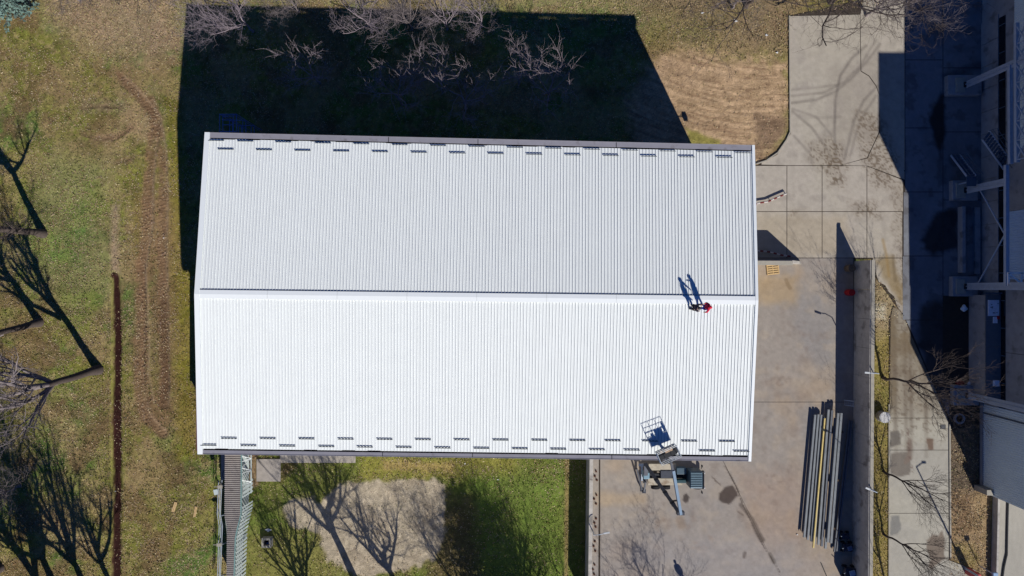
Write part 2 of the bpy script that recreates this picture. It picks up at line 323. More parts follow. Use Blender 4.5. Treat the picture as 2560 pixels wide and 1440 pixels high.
def mesh_np(name, verts, quads, m, cols=None, parent=None, tris=False):
    me = bpy.data.meshes.new(name); k = quads.shape[1]
    me.vertices.add(len(verts)); me.vertices.foreach_set('co', verts.astype(np.float32).ravel())
    me.loops.add(quads.size); me.loops.foreach_set('vertex_index', quads.astype(np.int32).ravel())
    me.polygons.add(len(quads)); me.polygons.foreach_set('loop_start', np.arange(0, quads.size, k, dtype=np.int32))
    me.update(calc_edges=True)
    if cols is not None:
        a = me.color_attributes.new('tint', 'FLOAT_COLOR', 'POINT')
        a.data.foreach_set('color', np.concatenate([cols, np.ones((len(cols), 1))], 1).astype(np.float32).ravel())
    me.materials.append(m); o = bpy.data.objects.new(name, me); COL.objects.link(o); o.parent = parent
    return o
def snap_sheet(name, poly, z, paint, m, cell=0.13, parent=None, rag=0):
    "flat sheet with the outline poly (plan units), dense enough to carry its surface colours"
    xs = [p[0] for p in poly]; ys = [p[1] for p in poly]; c = cell*S
    nx = max(2, int((max(xs)-min(xs))/c)+1); ny = max(2, int((max(ys)-min(ys))/c)+1)
    gx = np.linspace(min(xs), max(xs), nx+1); gy = np.linspace(min(ys), max(ys), ny+1)
    U, V = np.meshgrid(gx, gy, indexing='ij')
    cu = (U[:-1, :-1]+U[1:, 1:])/2; cv = (V[:-1, :-1]+V[1:, 1:])/2
    keep = inpoly(cu, cv, poly)
    P = np.array(poly+[poly[0]], float); best = np.full(U.shape, 1e9); BX = U.copy(); BY = V.copy()
    for (x0, y0), (x1, y1) in zip(P[:-1], P[1:]):
        dx, dy = x1-x0, y1-y0; t = np.clip(((U-x0)*dx+(V-y0)*dy)/(dx*dx+dy*dy+1e-9), 0, 1)
        px, py = x0+t*dx, y0+t*dy; d = np.hypot(U-px, V-py); q = d < best; best[q] = d[q]; BX[q] = px[q]; BY[q] = py[q]
    used = np.zeros(U.shape, bool); allk = np.ones(U.shape, bool)
    used[:-1, :-1] |= keep; used[1:, :-1] |= keep; used[:-1, 1:] |= keep; used[1:, 1:] |= keep
    kp = np.pad(keep, 1); allk = kp[:-1, :-1] & kp[1:, :-1] & kp[:-1, 1:] & kp[1:, 1:]
    b = used & ~allk; U2 = np.where(b, BX, U); V2 = np.where(b, BY, V)
    idx = -np.ones(U.shape, int); idx[used] = np.arange(used.sum())
    I, J = np.nonzero(keep)
    q = np.stack([idx[I, J], idx[I, J+1], idx[I+1, J+1], idx[I+1, J]], 1)
    uu = U2[used]; vv = V2[used]
    verts = np.stack([(uu-1280)/S, (720-vv)/S, np.full(uu.shape, z)], 1)
    return mesh_np(name, verts, q, m, paint(uu, vv), parent)

M_ground = mat('soil_and_grass', (0,0,0), 0.95, attr='tint', var=0.22, scale=2.2, bump=0.10, fine=0.45, spec=0.1)
M_conc = mat('concrete_paving', (0,0,0), 0.85, attr='tint', var=0.08, scale=1.2, bump=0.012, fine=0.10, spec=0.25)
# ------------------------------------------------------------------ ground
def axis(lo, hi, st, far):
    core = np.arange(lo, hi, st); out = [hi]; s = st*2
    while out[-1] < far: out.append(out[-1]+s); s *= 1.5
    inn = [lo-st]; s = st*2
    while inn[-1] > -far: inn.append(inn[-1]-s); s *= 1.5
    return np.array(inn[::-1]+list(core)+out)
gx = axis(-51.5, 51.5, 0.13, 900); gy = axis(-29.5, 29.5, 0.13, 900)
X, Y = np.meshgrid(gx, gy, indexing='ij'); U = X*S+1280; V = 720-Y*S
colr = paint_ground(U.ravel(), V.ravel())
Z = (fbm(U, V, 1/60, 3, 2)-0.5)*0.05 + (fbm(U, V, 1/8, 2, 1)-0.5)*0.07
tread = 0.5+0.5*np.sin((V+0.25*U)*2*np.pi/9.0)
for tr, w in ((TR1, 12), (TR2, 11), (TR3, 8)):
    m_ = smask(U, V, tr, w, 5); Z -= m_*(0.05+0.03*tread*fbm(U, V, 1/12, 3, 3))
    Z += smask(U, V, [(x+w+5, y) for x, y in tr], 3, 3)*0.05
Z -= smask(U, V, [(287,700),(291,780),(292,900),(290,1000),(292,1200),(289,1500)], 11, 3)*0.22
Z += smask(U, V, [(273,690),(277,900),(275,1500)], 4, 4)*0.04
flat = pmask(U, V, [(1460,1040),(1880,1040),(1880,40),(2600,-20),(2600,1500),(1460,1500)], 5)
Z = Z*(1-flat) - 0.03*flat - 0.02
gi = np.arange(X.size).reshape(X.shape)
quads = np.stack([gi[:-1, :-1].ravel(), gi[1:, :-1].ravel(), gi[1:, 1:].ravel(), gi[:-1, 1:].ravel()], 1)
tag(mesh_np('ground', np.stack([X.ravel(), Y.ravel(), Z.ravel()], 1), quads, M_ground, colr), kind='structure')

# ------------------------------------------------------------------ paved surfaces, slab by slab
M_joint = mat('joint_filler', lin((62,54,46)), 0.95, var=0.3)
def flat_poly(name, poly, z, m, parent=None):
    b = MB(); b.add([G(u, v, z) for u, v in poly], [tuple(range(len(poly)))]); return b.build(name, m, parent)
pave = flat_poly('pavement', [(1893,414),(1942,390),(1976,335),(1973,40),(2200,-10),(2640,-40),(2640,1000),(2372,1080),(2360,1100),(2280,840),(2258,790),(2186,690),(2181,648),(2000,648),(1790,648),(1780,414)], 0.004, M_joint)
tag(pave, kind='structure')
def slab(poly, paint=paint_pave, gap=0.8, z=0.022, par=None):
    cx = sum(p[0] for p in poly)/len(poly); cy = sum(p[1] for p in poly)/len(poly)
    q = [(p[0]-gap*np.sign(p[0]-cx), p[1]-gap*np.sign(p[1]-cy)) for p in poly]
    snap_sheet('concrete_slab', q, z, paint, M_conc, parent=par or pave)
slab([(1973,40),(2150,36),(2152,178),(2172,190),(2190,215),(2200,240),(2198,330),(2168,395),(2100,414),(1967,414),(1896,412),(1942,388),(1976,335)])
slab([(2150,36),(2163,-30),(2262,-30),(2262,430),(2200,330),(2200,240),(2190,215),(2172,190),(2152,178)])
slab([(2100,414),(2168,395),(2200,330),(2262,430),(2262,450),(2167,415)])
for x0, x1, y0, y1 in [(1780,1967,414,529),(1967,2055,414,529),(2055,2167,414,529),(2167,2258,450,529),(1780,1967,529,645),(1967,2055,529,645),(2055,2167,529,645),(2167,2256,529,645)]:
    slab([(x0,y0),(x1,y0),(x1,y1),(x0,y1)] if y0 != 450 else [(2167,415),(2258,450),(2258,529),(2167,529)])
slab([(2181,645),(2256,645),(2258,786),(2244,768),(2236,742),(2222,730),(2212,712),(2196,704),(2190,686)])
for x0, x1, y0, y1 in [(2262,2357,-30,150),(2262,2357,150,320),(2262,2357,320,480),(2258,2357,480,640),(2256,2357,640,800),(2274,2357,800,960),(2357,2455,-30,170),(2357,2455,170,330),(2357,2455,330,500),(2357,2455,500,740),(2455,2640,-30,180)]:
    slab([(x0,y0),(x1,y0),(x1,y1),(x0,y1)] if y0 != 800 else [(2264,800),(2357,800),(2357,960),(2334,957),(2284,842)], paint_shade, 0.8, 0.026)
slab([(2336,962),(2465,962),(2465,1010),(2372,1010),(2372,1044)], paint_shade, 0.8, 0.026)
yard = flat_poly('yard', [(1478,1050),(1780,1050),(1780,645),(2134,645),(2134,1520),(1478,1520)], 0.005, M_joint); tag(yard, kind='structure')
for q in ([(1780,645),(2134,645),(2134,1005),(1780,1005)], [(1780,1005),(2134,1005),(2134,1520),(1990,1520),(1812,1160),(1780,1100)], [(1500,1050),(1780,1050),(1780,1100),(1812,1160),(1990,1520),(1500,1520)], [(1478,1050),(1498,1050),(1496,1520),(1478,1520)]):
    slab(q, paint_yard, 0.6, par=yard)
road = flat_poly('road', [(2223,790),(2258,790),(2282,842),(2300,880),(2372,1076),(2374,1520),(2223,1520)], 0.006, M_joint); tag(road, kind='structure')
for q in ([(2226,792),(2232,764),(2247,774),(2258,790),(2280,842),(2331,957),(2368,1045),(2223,1045)], [(2223,1045),(2368,1045),(2372,1060),(2372,1125),(2223,1125)], [(2223,1125),(2372,1125),(2372,1283),(2223,1283)], [(2223,1283),(2372,1283),(2372,1400),(2290,1442),(2223,1442)], [(2223,1442),(2290,1442),(2372,1400),(2440,1425),(2440,1520),(2223,1520)]):
    slab(q, paint_road, 0.6, par=road)
M_kerb = mat('kerb_concrete', lin((160,154,140)), 0.9, var=0.15)
kb = MB(); pts = [(1973,40),(1975,330),(1966,350),(1944,382),(1915,402),(1890,410)]
for a, b in zip(pts[:-1], pts[1:]): kb.beam(G(*a, 0.04), G(*b, 0.04), 0.12, 0.12)
tag(kb.build('kerb', M_kerb), kind='structure')
kb = MB(); kb.beam(G(2373,1060,0.05), G(2375,1395,0.05), 0.14, 0.14); kb.beam(G(2222,1010,0.02), G(2222,1500,0.02), 0.10, 0.08)
tag(kb.build('kerb', M_kerb), kind='structure')
ap = snap_sheet('apron', [(2493,1225),(2640,1265),(2640,1560),(2488,1560)], 0.02, lambda u, v: paint_road(u, v*0+1250+(v-1250)*0.2), M_conc); tag(ap, kind='structure')
pth = snap_sheet('path', [(700,1060),(889,1060),(889,1157),(700,1157)], 0.03, paint_pave, M_conc); tag(pth, kind='structure')
fpth = snap_sheet('path', [(886,1080),(1150,1080),(1150,1155),(886,1155)], 0.0, lambda u, v: paint_ground(u, v), M_ground); bpy.data.objects.remove(fpth)
pad = MB().box(G(672,1175,0.05), (60/S, 56/S, 0.12)).build('concrete_pad', mat('pad_concrete', lin((158,150,140)), 0.9, var=0.2, scale=2, dirt=(lin((80,66,56)), 1.2, 0.6, 0.6)), bevel=0.02)
tag(pad, kind='structure')
# ------------------------------------------------------------------ materials
M_white = mat('white_roof_sheet', (0.775, 0.80, 0.765), 0.55, var=0.025, scale=0.6, dirt=((0.55,0.56,0.56), 5.0, 0.69, 0.5), spec=0.2)
M_white2 = mat('white_trim', (0.82, 0.845, 0.81), 0.5, var=0.02)
M_ribshade = mat('rib_shade_grime', (0.30,0.32,0.33), 0.8, var=0.2)  # west faces of the roof ribs: edge shading and dirt put into the colour
M_gut = mat('grey_gutter_membrane', lin((136,134,140)), 0.8, var=0.10, scale=1.2, dirt=(lin((92,86,84)), 1.5, 0.6, 0.5))
M_dark = mat('dark_steel', (0.02, 0.022, 0.025), 0.6, var=0.2)
M_guard = mat('snow_guard_steel', (0.07, 0.09, 0.10), 0.5, var=0.2)
M_wall = mat('hall_wall', (0.35, 0.36, 0.38), 0.7, var=0.06)
M_concw = mat('cast_concrete', lin((176,170,160)), 0.9, var=0.22, scale=1.6, dirt=(lin((88,82,76)), 0.9, 0.55, 0.6), fine=0.15)
M_steel = mat('galvanised_steel', (0.42, 0.47, 0.52), 0.45, var=0.12, spec=0.5)
M_blue = mat('blue_grey_steel', (0.07, 0.10, 0.14), 0.5, var=0.15)
M_rust = mat('rusty_brown', lin((86,56,44)), 0.9, var=0.3)
M_timber = mat('pale_timber', lin((196,166,118)), 0.8, var=0.18, scale=9)
M_red = mat('red_paint', lin((170,30,32)), 0.5, var=0.12)
M_black = mat('black_rubber', (0.015,0.015,0.016), 0.8)
M_hole = mat('dark_hole', (0.006,0.006,0.006), 1.0)
# ------------------------------------------------------------------ the hall
HE = 0.185*HC; HR = 0.203*HC
hall = thing('warehouse_hall', G(1190,740), 'large hall with white ribbed metal gable roof and grey gutters', 'building')
EN = (A(513,331,HE), A(1886,363,HE)); ES = (A(495,1135,HE), A(1877,1153,HE)); RD = (A(487,735,HR), A(1895,751,HR))
def lerp(a, b, t): return a+(b-a)*t
def eave_in(E, R, t, back):
    e = lerp(E[0], E[1], t); r = lerp(R[0], R[1], t); L = (r-e).length; return lerp(e, r, back/L)
NP = 43; T0 = 0.0085; T1 = 1-0.0048
def panel(E, R, t0, t1, back):
    "one roof sheet with four standing ribs and a turned up side lap"
    b = MB(); n = (lerp(*RD, .5)-lerp(*E, .5)).cross(Vector((1,0,0))); n.normalize()
    if n.z < 0: n = -n
    lo0, lo1 = eave_in(E, R, t0, back), eave_in(E, R, t1, back); hi0, hi1 = lerp(*R, t0), lerp(*R, t1)
    hi0 = lerp(hi0, lo0, 0.010); hi1 = lerp(hi1, lo1, 0.012)
    prof = []; W = (hi1-hi0).length
    for k in range(4):
        c = (k+0.5)/4; prof += [(c-0.026/W, 0), (c-0.012/W, 0.048), (c+0.007/W, 0.048), (c+0.010/W, 0)]
    prof = [(0.002, 0)] + prof + [(0.998, 0)]
    vs = []
    for s, h in prof: vs += [lerp(lo0, lo1, s)+n*h, lerp(hi0, hi1, s)+n*h]
    th = [lerp(lo0, lo1, 0.002)-n*0.08, lerp(hi0, hi1, 0.002)-n*0.08, lerp(lo0, lo1, 0.998)-n*0.08, lerp(hi0, hi1, 0.998)-n*0.08]
    m = len(prof); fs = [(2*i, 2*i+1, 2*i+3, 2*i+2) for i in range(m-1)]
    b.add(vs+th, fs+[(2*m, 2*m+1, 2*m+3, 2*m+2), tuple([2*i for i in range(m)][::-1])+(2*m, 2*m+2)])
    o = b.build('roof_panel', M_white, hall); o.data.materials.append(M_ribshade)
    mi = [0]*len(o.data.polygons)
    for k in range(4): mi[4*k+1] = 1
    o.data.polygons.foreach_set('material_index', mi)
for E, back in ((EN, 0.50), (ES, 0.44)):
    for i in range(NP): panel(E, RD, T0+(T1-T0)*i/NP, T0+(T1-T0)*(i+1)/NP, back + (0.03 if rng.random() < .25 else 0))
for E, sg, gw in ((EN, 1, .40), (ES, -1, .31)):
    # gutter: outer lip, channel, dark gap under the sheet ends
    b = MB(); e0 = lerp(E[0], E[1], 0.0085); e1 = lerp(E[0], E[1], 0.995); dy = Vector((0, -sg, 0))
    b.beam(e0+dy*(gw/2+.01)+Vector((0,0,0.02)), e1+dy*(gw/2+.01)+Vector((0,0,0.02)), gw, 0.06)
    b.beam(e0+dy*0.02+Vector((0,0,0.06)), e1+dy*0.02+Vector((0,0,0.06)), 0.04, 0.03)
    g = b.build('gutter', M_gut, hall)
    b = MB(); b.beam(e0+dy*(gw+.10)+Vector((0,0,-0.16)), e1+dy*(gw+.10)+Vector((0,0,-0.20)), 0.3, 0.04); b.build('gutter_gap', M_hole, hall)
    for t in (0.33, 0.495, 0.75):
        b = MB(); p = lerp(e0, e1, t)+dy*(gw/2)+Vector((0,0,0.055)); b.box(p, (0.05, gw+.06, 0.012)); b.build('gutter_joint', M_dark, g)
for i, (tt, w) in enumerate(((0.0, 0.0092), (1.0, 0.0050))):
    for E in (EN, ES):
        b = MB(); e = lerp(E[0], E[1], tt); r = lerp(RD[0], RD[1], tt); w2 = w if tt == 0 else -w
        ei = lerp(E[0], E[1], tt+w2); ri = lerp(RD[0], RD[1], tt+w2); up = Vector((0,0,0.10)); dn = Vector((0,0,-0.35))
        b.add([e+up, r+up, ri+up, ei+up, e+dn, r+dn, ri+dn, ei+dn], [(0,1,2,3),(4,5,6,7),(0,1,5,4),(2,3,7,6),(1,2,6,5),(0,3,7,4)])
        b.build('verge_trim', M_white2, hall)
# ridge cap
b = MB(); k = 0.026
for E in (EN, ES):
    n = 8
    for i in range(n):
        t0, t1 = T0-0.003+(T1-T0+0.004)*i/n, T0-0.003+(T1-T0+0.004)*((i+1)/n)-0.00025
        r0, r1 = lerp(*RD, t0), lerp(*RD, t1); up = Vector((0,0,0.085)); q0, q1 = lerp(lerp(*RD, t0), lerp(E[0], E[1], t0), k), lerp(lerp(*RD, t1), lerp(E[0], E[1], t1), k)
        b.add([r0+up, r1+up, q1+up, q0+up, q1+up*0.3, q0+up*0.3], [(0,1,2,3),(3,2,4,5)])
b.build('ridge_cap', M_white2, hall)
b = MB(); q0 = lerp(lerp(*RD, T0), lerp(*EN, T0), k)+Vector((0,0.035,0.022)); q1 = lerp(lerp(*RD, T1), lerp(*EN, T1), k)+Vector((0,0.035,0.022))
for i in range(NP*4):
    a = (i+0.10-0.35+0.5)/(NP*4); c = (i+0.75-0.35+0.5)/(NP*4)
    if c < 1: b.beam(lerp(q0, q1, a), lerp(q0, q1, c), 0.055, 0.04)
tag(b.build('ridge_filler', M_guard, hall), kind='stuff')
# snow guards (first one built, the rest copied)
def guard_mesh():
    b = MB(); b.box((0,0,0.075), (1.25,0.035,0.03)); b.box((0,0,0.045), (1.25,0.02,0.05))
    for i in range(5): b.box((-0.5+0.25*i,0.028,0.035), (0.15,0.04,0.04))
    me = b.build('snow_guard', M_guard, hall).data; return me
gm = guard_mesh(); bpy.data.objects.remove(bpy.data.objects['snow_guard'])
for v_ in gm.vertices: v_.co = v_.co + hall.location
rows = []
rows += [(EN, x, 352+0.0233*(x-541)) for x in (541,614,709,808,904,1000,1096,1192,1288,1384,1480,1575,1669,1762,1857)]
rows += [(EN, x, 374+0.0165*(x-565)) for x in (565,661,757,854,951,1048,1144,1240,1336,1432,1527,1622,1717,1811)]
rows += [(ES, x, 1113+0.0115*(x-522)) for x in (522,622,719,817,913,1010,1107,1204,1300,1396,1493,1580,1675,1768,1853)]
rows += [(ES, x, 1096+0.0060*(x-573)) for x in (573,670,767,865,962,1058,1155,1252,1349,1444,1532,1625,1723,1817)]
for E, x, y in rows:
    t = (x-500)/1385; n_ = abs(y-(735 + 0.0106*(x-487)))/402; z = HR-(HR-HE)*min(1, n_)
    p = A(x, y, z+0.035); o = bpy.data.objects.new('snow_guard', gm); COL.objects.link(o); o.parent = hall
    o.location = p - hall.location; o.rotation_euler = (math.radians(5.2 if E is EN else -5.2)*-1, 0, -math.radians(0.8))
# walls
def down(p, z=0): return Vector((p.x, p.y, z))
ins = 0.16
c = [lerp(EN[0], ES[1], 0.008), lerp(EN[1], ES[0], 0.008), lerp(ES[1], EN[0], 0.008), lerp(ES[0], EN[1], 0.008)]
rw, re = lerp(RD[0], RD[1], 0.004), lerp(RD[1], RD[0], 0.004)
for a, d, r in ((c[0], c[1], None), (c[1], c[2], re), (c[2], c[3], None), (c[3], c[0], rw)):
    b = MB(); top = -0.3
    vs = [down(a, -0.1), down(d, -0.1), down(d, HE+top), down(a, HE+top)]
    if r: vs = vs[:3]+[down(r, HR+top)]+vs[3:]
    b.add(vs, [tuple(range(len(vs)))]); b.build('wall', M_wall, hall)
b = MB(); b.add([down(p, HE-0.45) for p in c], [(0,1,2,3)]); b.build('ceiling', M_wall, hall)
# low lean-to on the west wall
lt = thing('lean_to', G(630,930), 'low grey lean-to against the west wall of the white roofed hall', 'shed')
M_rustw = mat('dark_red_brown_cladding', lin((92,60,54)), .8, var=.15)
MB().box(G(590,950,2.25), (3.3, 11.2, 4.5)).build('wall', M_rustw, lt); MB().box(G(590,950,4.56), (3.46, 11.4, 0.10)).build('roof', M_rustw, lt)
# small lamp on east wall
wl = thing('wall_lamp', G(1778,452,5.0), 'small dark floodlight bracketed on the east wall of the hall', 'lamp')
MB().beam(G(1772,452,5.0), G(1786,452,5.0), 0.06).build('bracket', M_dark, wl); MB().box(G(1789,452,5.0), (0.35,0.4,0.45)).build('lamp_head', M_dark, wl)

# ------------------------------------------------------------------ free standing concrete walls
def wall(name, label, base, h, th, npan, taper=None):
    a, d = base; root = thing(name, (G(*a)+G(*d))/2, label, 'wall')
    for i in range(npan):
        p = lerp(G(*a), G(*d), i/npan+0.0002); q = lerp(G(*a), G(*d), (i+1)/npan-0.0002)
        b = MB(); up = Vector((0,0,h)); x = (q-p).normalized(); n = Vector((-x.y, x.x, 0))*th/2
        hz = [h, h]
        if taper and i == npan-1: hz = [h, 0.25]
        b.add([p+n, q+n, q-n, p-n, p+n+Vector((0,0,hz[0])), q+n+Vector((0,0,hz[1])), q-n+Vector((0,0,hz[1])), p-n+Vector((0,0,hz[0]))],
              [(3,2,1,0),(4,5,6,7),(0,1,5,4),(1,2,6,5),(2,3,7,6),(3,0,4,7)])
        b.build('concrete_panel', M_concw, root, bevel=0.02)
    return root
we = wall('concrete_wall', 'long tall concrete wall between the yard and the tree strip', ((2139,653),(2133,1500)), 2.95, 0.26, 12)
b = MB()
b.beam(G(2142,653,2.99), G(2136,1500,2.99), 0.30, 0.07); b.build('coping', M_kerb, we)
ww = wall('concrete_wall', 'low long concrete wall dividing the green lawn from the southern yard', ((1471,1072),(1466,1500)), 2.7, 0.34, 8)
b = MB(); b.box(G(2139,666,0.9), (0.3,0.3,0.2)) 
wn_ = wall('wing_wall', 'short pale concrete wing wall beside the wooden pallet', ((1780,656),(2000,657)), 2.45, 0.28, 5, True)
b = MB(); b.beam(G(1780,659,2.48), G(1955,660,2.48), 0.40, 0.06); b.build('coping', M_kerb, wn_)
lw = wall('low_wall', 'low dark wall along the apron by the far right building', ((2484,1228),(2478,1500)), 0.75, 0.2, 5)
MB().box(G(2484,1231,0.42), (0.42,0.25,0.8)).build('red_end_post', M_red, lw)
# ------------------------------------------------------------------ people
def skin_mesh(name, pts, edges, radii, m, parent, sub=2):
    me = bpy.data.meshes.new(name); me.from_pydata([tuple(p) for p in pts], edges, []); me.materials.append(m)
    o = bpy.data.objects.new(name, me); COL.objects.link(o); o.parent = parent
    sk = o.modifiers.new('skin', 'SKIN'); sk.use_smooth_shade = True
    lay = me.skin_vertices[0] if me.skin_vertices else None
    if lay is None:
        bm = bmesh.new(); bm.from_mesh(me); bm.verts.layers.skin.verify(); bm.to_mesh(me); bm.free(); lay = me.skin_vertices[0]
    for i, r in enumerate(radii): lay.data[i].radius = (r, r) if not isinstance(r, tuple) else r
    lay.data[0].use_root = True
    ss = o.modifiers.new('sub', 'SUBSURF'); ss.levels = 1; ss.render_levels = sub
    return o
def person(loc, heading, label, top, bottom, hat, arms, lean=0.0, bend=0.0, stride=0.15, cat='person'):
    root = thing('person', loc, label, cat); root.rotation_euler = (0, 0, heading)
    skinm = mat('skin', (0.45,0.28,0.20), 0.6); Mt = mat('cloth_'+top[0], top[1], 0.9, var=0.2, scale=12); Mb_ = mat('cloth_'+bottom[0], bottom[1], 0.9, var=0.2, scale=12); Mh = mat('hat_'+hat[0], hat[1], 0.5)
    f = lambda z: lean*z + (bend*max(0, z-0.9))
    H0 = [f(.92), 0, .92]; ch = [f(1.32), 0, 1.30-bend*0.25]; nk = [f(1.46), 0, 1.45-bend*0.35]; hd = [f(1.55)+.03, 0, 1.60-bend*0.45]; hd2 = [f(1.6)+.04, 0, 1.70-bend*0.5]
    wst = [f(1.08), 0, 1.08]
    P_ = [H0, wst, ch, nk, hd, hd2]; E_ = [(0,1),(1,2),(2,3),(3,4),(4,5)]; R_ = [.155,.14,.17,.065,.105,.085]
    for s in (-1, 1):
        n = len(P_); P_ += [[H0[0], s*.10, .86], [f(.5)+stride*s*.5+.03, s*.12, .48], [stride*s, s*.13, .09], [stride*s+.16, s*.15, .04]]
        E_ += [(0,n),(n,n+1),(n+1,n+2),(n+2,n+3)]; R_ += [.10,.07,.055,.05]
    wr = []
    for s, (ex, ey, ez), (hx, hy, hz) in arms:
        n = len(P_); e = [ch[0]+ex, s*(.22)+ey, ch[2]+ez]; h = [ch[0]+hx, s*.2+hy, ch[2]+hz]; wr.append((e, h, s))
        P_ += [[ch[0], s*.19, ch[2]+.06], e, h]; E_ += [(2,n),(n,n+1),(n+1,n+2)]; R_ += [.065,.05,.035]
        d = Vector(h)-Vector(e); d.normalize(); side = Vector((-d.y, d.x, 0)); side = side.normalized() if side.length > .1 else Vector((0,1,0))
        for k in range(4):
            m_ = len(P_); P_ += [list(Vector(h)+d*.09+side*(k-1.5)*.024), list(Vector(h)+d*(.15+.012*(k in (1,2)))+side*(k-1.5)*.026-Vector((0,0,.015)))]
            E_ += [(n+2, m_), (m_, m_+1)]; R_ += [.011,.009]
        m_ = len(P_); P_ += [list(Vector(h)+d*.05+side*.055)]; E_ += [(n+2, m_)]; R_ += [.012]
    skin_mesh('body', P_, E_, R_, skinm, root)
    # trousers
    P2 = [H0]; E2 = []; R2 = [.172]
    for s in (-1, 1):
        n = len(P2); P2 += [[H0[0], s*.10, .84], [f(.5)+stride*s*.5+.03, s*.12, .48], [stride*s, s*.13, .12]]; E2 += [(0,n),(n,n+1),(n+1,n+2)]; R2 += [.115,.085,.075]
    skin_mesh('trousers', P2, E2, R2, Mb_, root)
    # jacket
    P3 = [[H0[0],0,.93], wst, ch, [nk[0],0,nk[2]-.02]]; E3 = [(0,1),(1,2),(2,3)]; R3 = [.18,.175,.20,.10]
    for e, h, s in wr:
        n = len(P3); P3 += [[ch[0], s*.20, ch[2]+.07], e, list(Vector(e)*.12+Vector(h)*.88)]; E3 += [(2,n),(n,n+1),(n+1,n+2)]; R3 += [.085,.068,.055]
    skin_mesh('jacket', P3, E3, R3, Mt, root)
    b = MB()
    for s in (-1, 1): b.box((stride*s+.06, s*.14, .05), (.29,.11,.11))
    o = b.build('boots', M_black, None, bevel=0.02); o.parent = root
    # helmet / hair dome, ears, nose
    bm = bmesh.new(); bmesh.ops.create_uvsphere(bm, u_segments=14, v_segments=8, radius=.125)
    bmesh.ops.delete(bm, geom=[v for v in bm.verts if v.co.z < -0.02], context='VERTS')
    for v in bm.verts: v.co = Vector((v.co.x*1.12, v.co.y, v.co.z*.95)) + Vector((hd[0]+.01, 0, hd[2]+.06))
    me = bpy.data.meshes.new('helmet'); bm.to_mesh(me); bm.free(); me.materials.append(Mh); o = bpy.data.objects.new('helmet', me); COL.objects.link(o); o.parent = root
    b = MB(); b.box((hd[0]+.12, 0, hd[2]+.0), (.04,.03,.05)); b.box((hd[0], .11, hd[2]), (.04,.02,.06)); b.box((hd[0], -.11, hd[2]), (.04,.02,.06))
    o = b.build('face', skinm, None, bevel=.008); o.parent = root
    return root
kr = 1 - HR/HC
def roof_pt(px, py):
    z = HR - (HR-HE)*min(1, abs(py-(735+0.0106*(px-487)))/402) + 0.05
    return A(px, py, z)
person(roof_pt(1728, 768), math.radians(-10), 'person in dark clothes on the roof ridge, left of the one in red', ('dark_purple', (0.035,0.025,0.04)), ('charcoal', (0.02,0.02,0.028)), ('dark_brown', (0.04,0.03,0.03)),
       [(1,(.12,.08,-.22),(.30,.05,-.30)),(-1,(.10,-.02,-.25),(.28,0,-.42))], lean=.05, bend=.12, stride=.06)
person(roof_pt(1751, 766), math.radians(175), 'person in red jacket and blue trousers standing on the roof near the ridge', ('red', (0.55,0.012,0.05)), ('blue', (0.02,0.05,0.40)), ('red', (0.60,0.01,0.04)),
       [(1,(.05,.16,-.18),(.14,.20,-.40)),(-1,(.16,-.10,-.10),(.34,-.02,-.02))], lean=-.16, bend=-.10, stride=.14)
person(G(1712, 1457), math.radians(100), 'person standing on the southern yard, seen by the shadow at the bottom edge', ('grey', (0.12,0.12,0.13)), ('charcoal', (0.02,0.02,0.028)), ('dark_brown', (0.04,0.03,0.03)),
       [(1,(0,.06,-.26),(.06,.05,-.50)),(-1,(0,-.06,-.26),(.04,-.05,-.50))], stride=.12)

# ------------------------------------------------------------------ lift truck
tk = thing('lift_truck', G(1672,1195), 'dark blue truck with folding boom lift parked under the south eave', 'truck')
M_cab = mat('truck_blue_paint', (0.045,0.085,0.115), 0.45, var=0.15, spec=0.5); M_deck = mat('truck_deck_plate', lin((176,166,146)), 0.8, var=0.18, scale=2, dirt=(lin((120,92,66)), 1.6, 0.56, 0.6))
M_boomb = mat('boom_blue_grey', (0.14,0.20,0.27), 0.45, var=0.12, spec=0.5); M_boomd = mat('boom_dark', (0.05,0.055,0.07), 0.5, var=0.2)
M_glass = mat('dark_glass', (0.01,0.012,0.015), 0.1, spec=0.6)
def box_px(x0, x1, y0, y1, z0, z1, name, m, par, bevel=0.0):
    "box whose top was seen between these survey coordinates"
    a = A(x0, y0, z1); c = A(x1, y1, z1); b = MB(); b.box(((a.x+c.x)/2, (a.y+c.y)/2, (z0+z1)/2), (abs(c.x-a.x), abs(a.y-c.y), z1-z0)); return b.build(name, m, par, bevel=bevel)
box_px(1622, 1722, 1184, 1204, 0.6, 0.95, 'chassis', M_dark, tk)
box_px(1622, 1690, 1160, 1176, 0.95, 1.12, 'deck_plate', M_deck, tk, .01)
box_px(1620, 1706, 1196, 1213, 0.95, 1.12, 'deck_plate', M_deck, tk, .01)
box_px(1652, 1680, 1177, 1195, 0.9, 1.2, 'engine_cover', M_boomd, tk, .02)
box_px(1692, 1716, 1170, 1186, 0.9, 1.55, 'tool_box', M_cab, tk, .03); box_px(1692, 1716, 1200, 1208, 0.9, 1.5, 'tool_box', mat('dark_teal', (0.02,0.06,0.07), .5), tk, .03)
cab = box_px(1725, 1757, 1179, 1222, 0.7, 2.20, 'cab', M_cab, tk, .10)
b = MB()
for i in range(9):
    a = A(1727, 1183+i*4.35, 2.26); c_ = A(1755, 1183+i*4.35, 2.26); b.beam(a, c_, 0.07, 0.10)
b.build('roof_rib', mat('cab_rib_paint', (0.16,0.24,0.28), 0.4, var=0.1, spec=0.5), cab)
box_px(1757.5, 1759.5, 1183, 1219, 1.35, 2.0, 'windscreen', M_glass, cab); box_px(1756, 1761, 1178, 1223, 0.45, 0.75, 'bumper', M_dark, tk, .02)
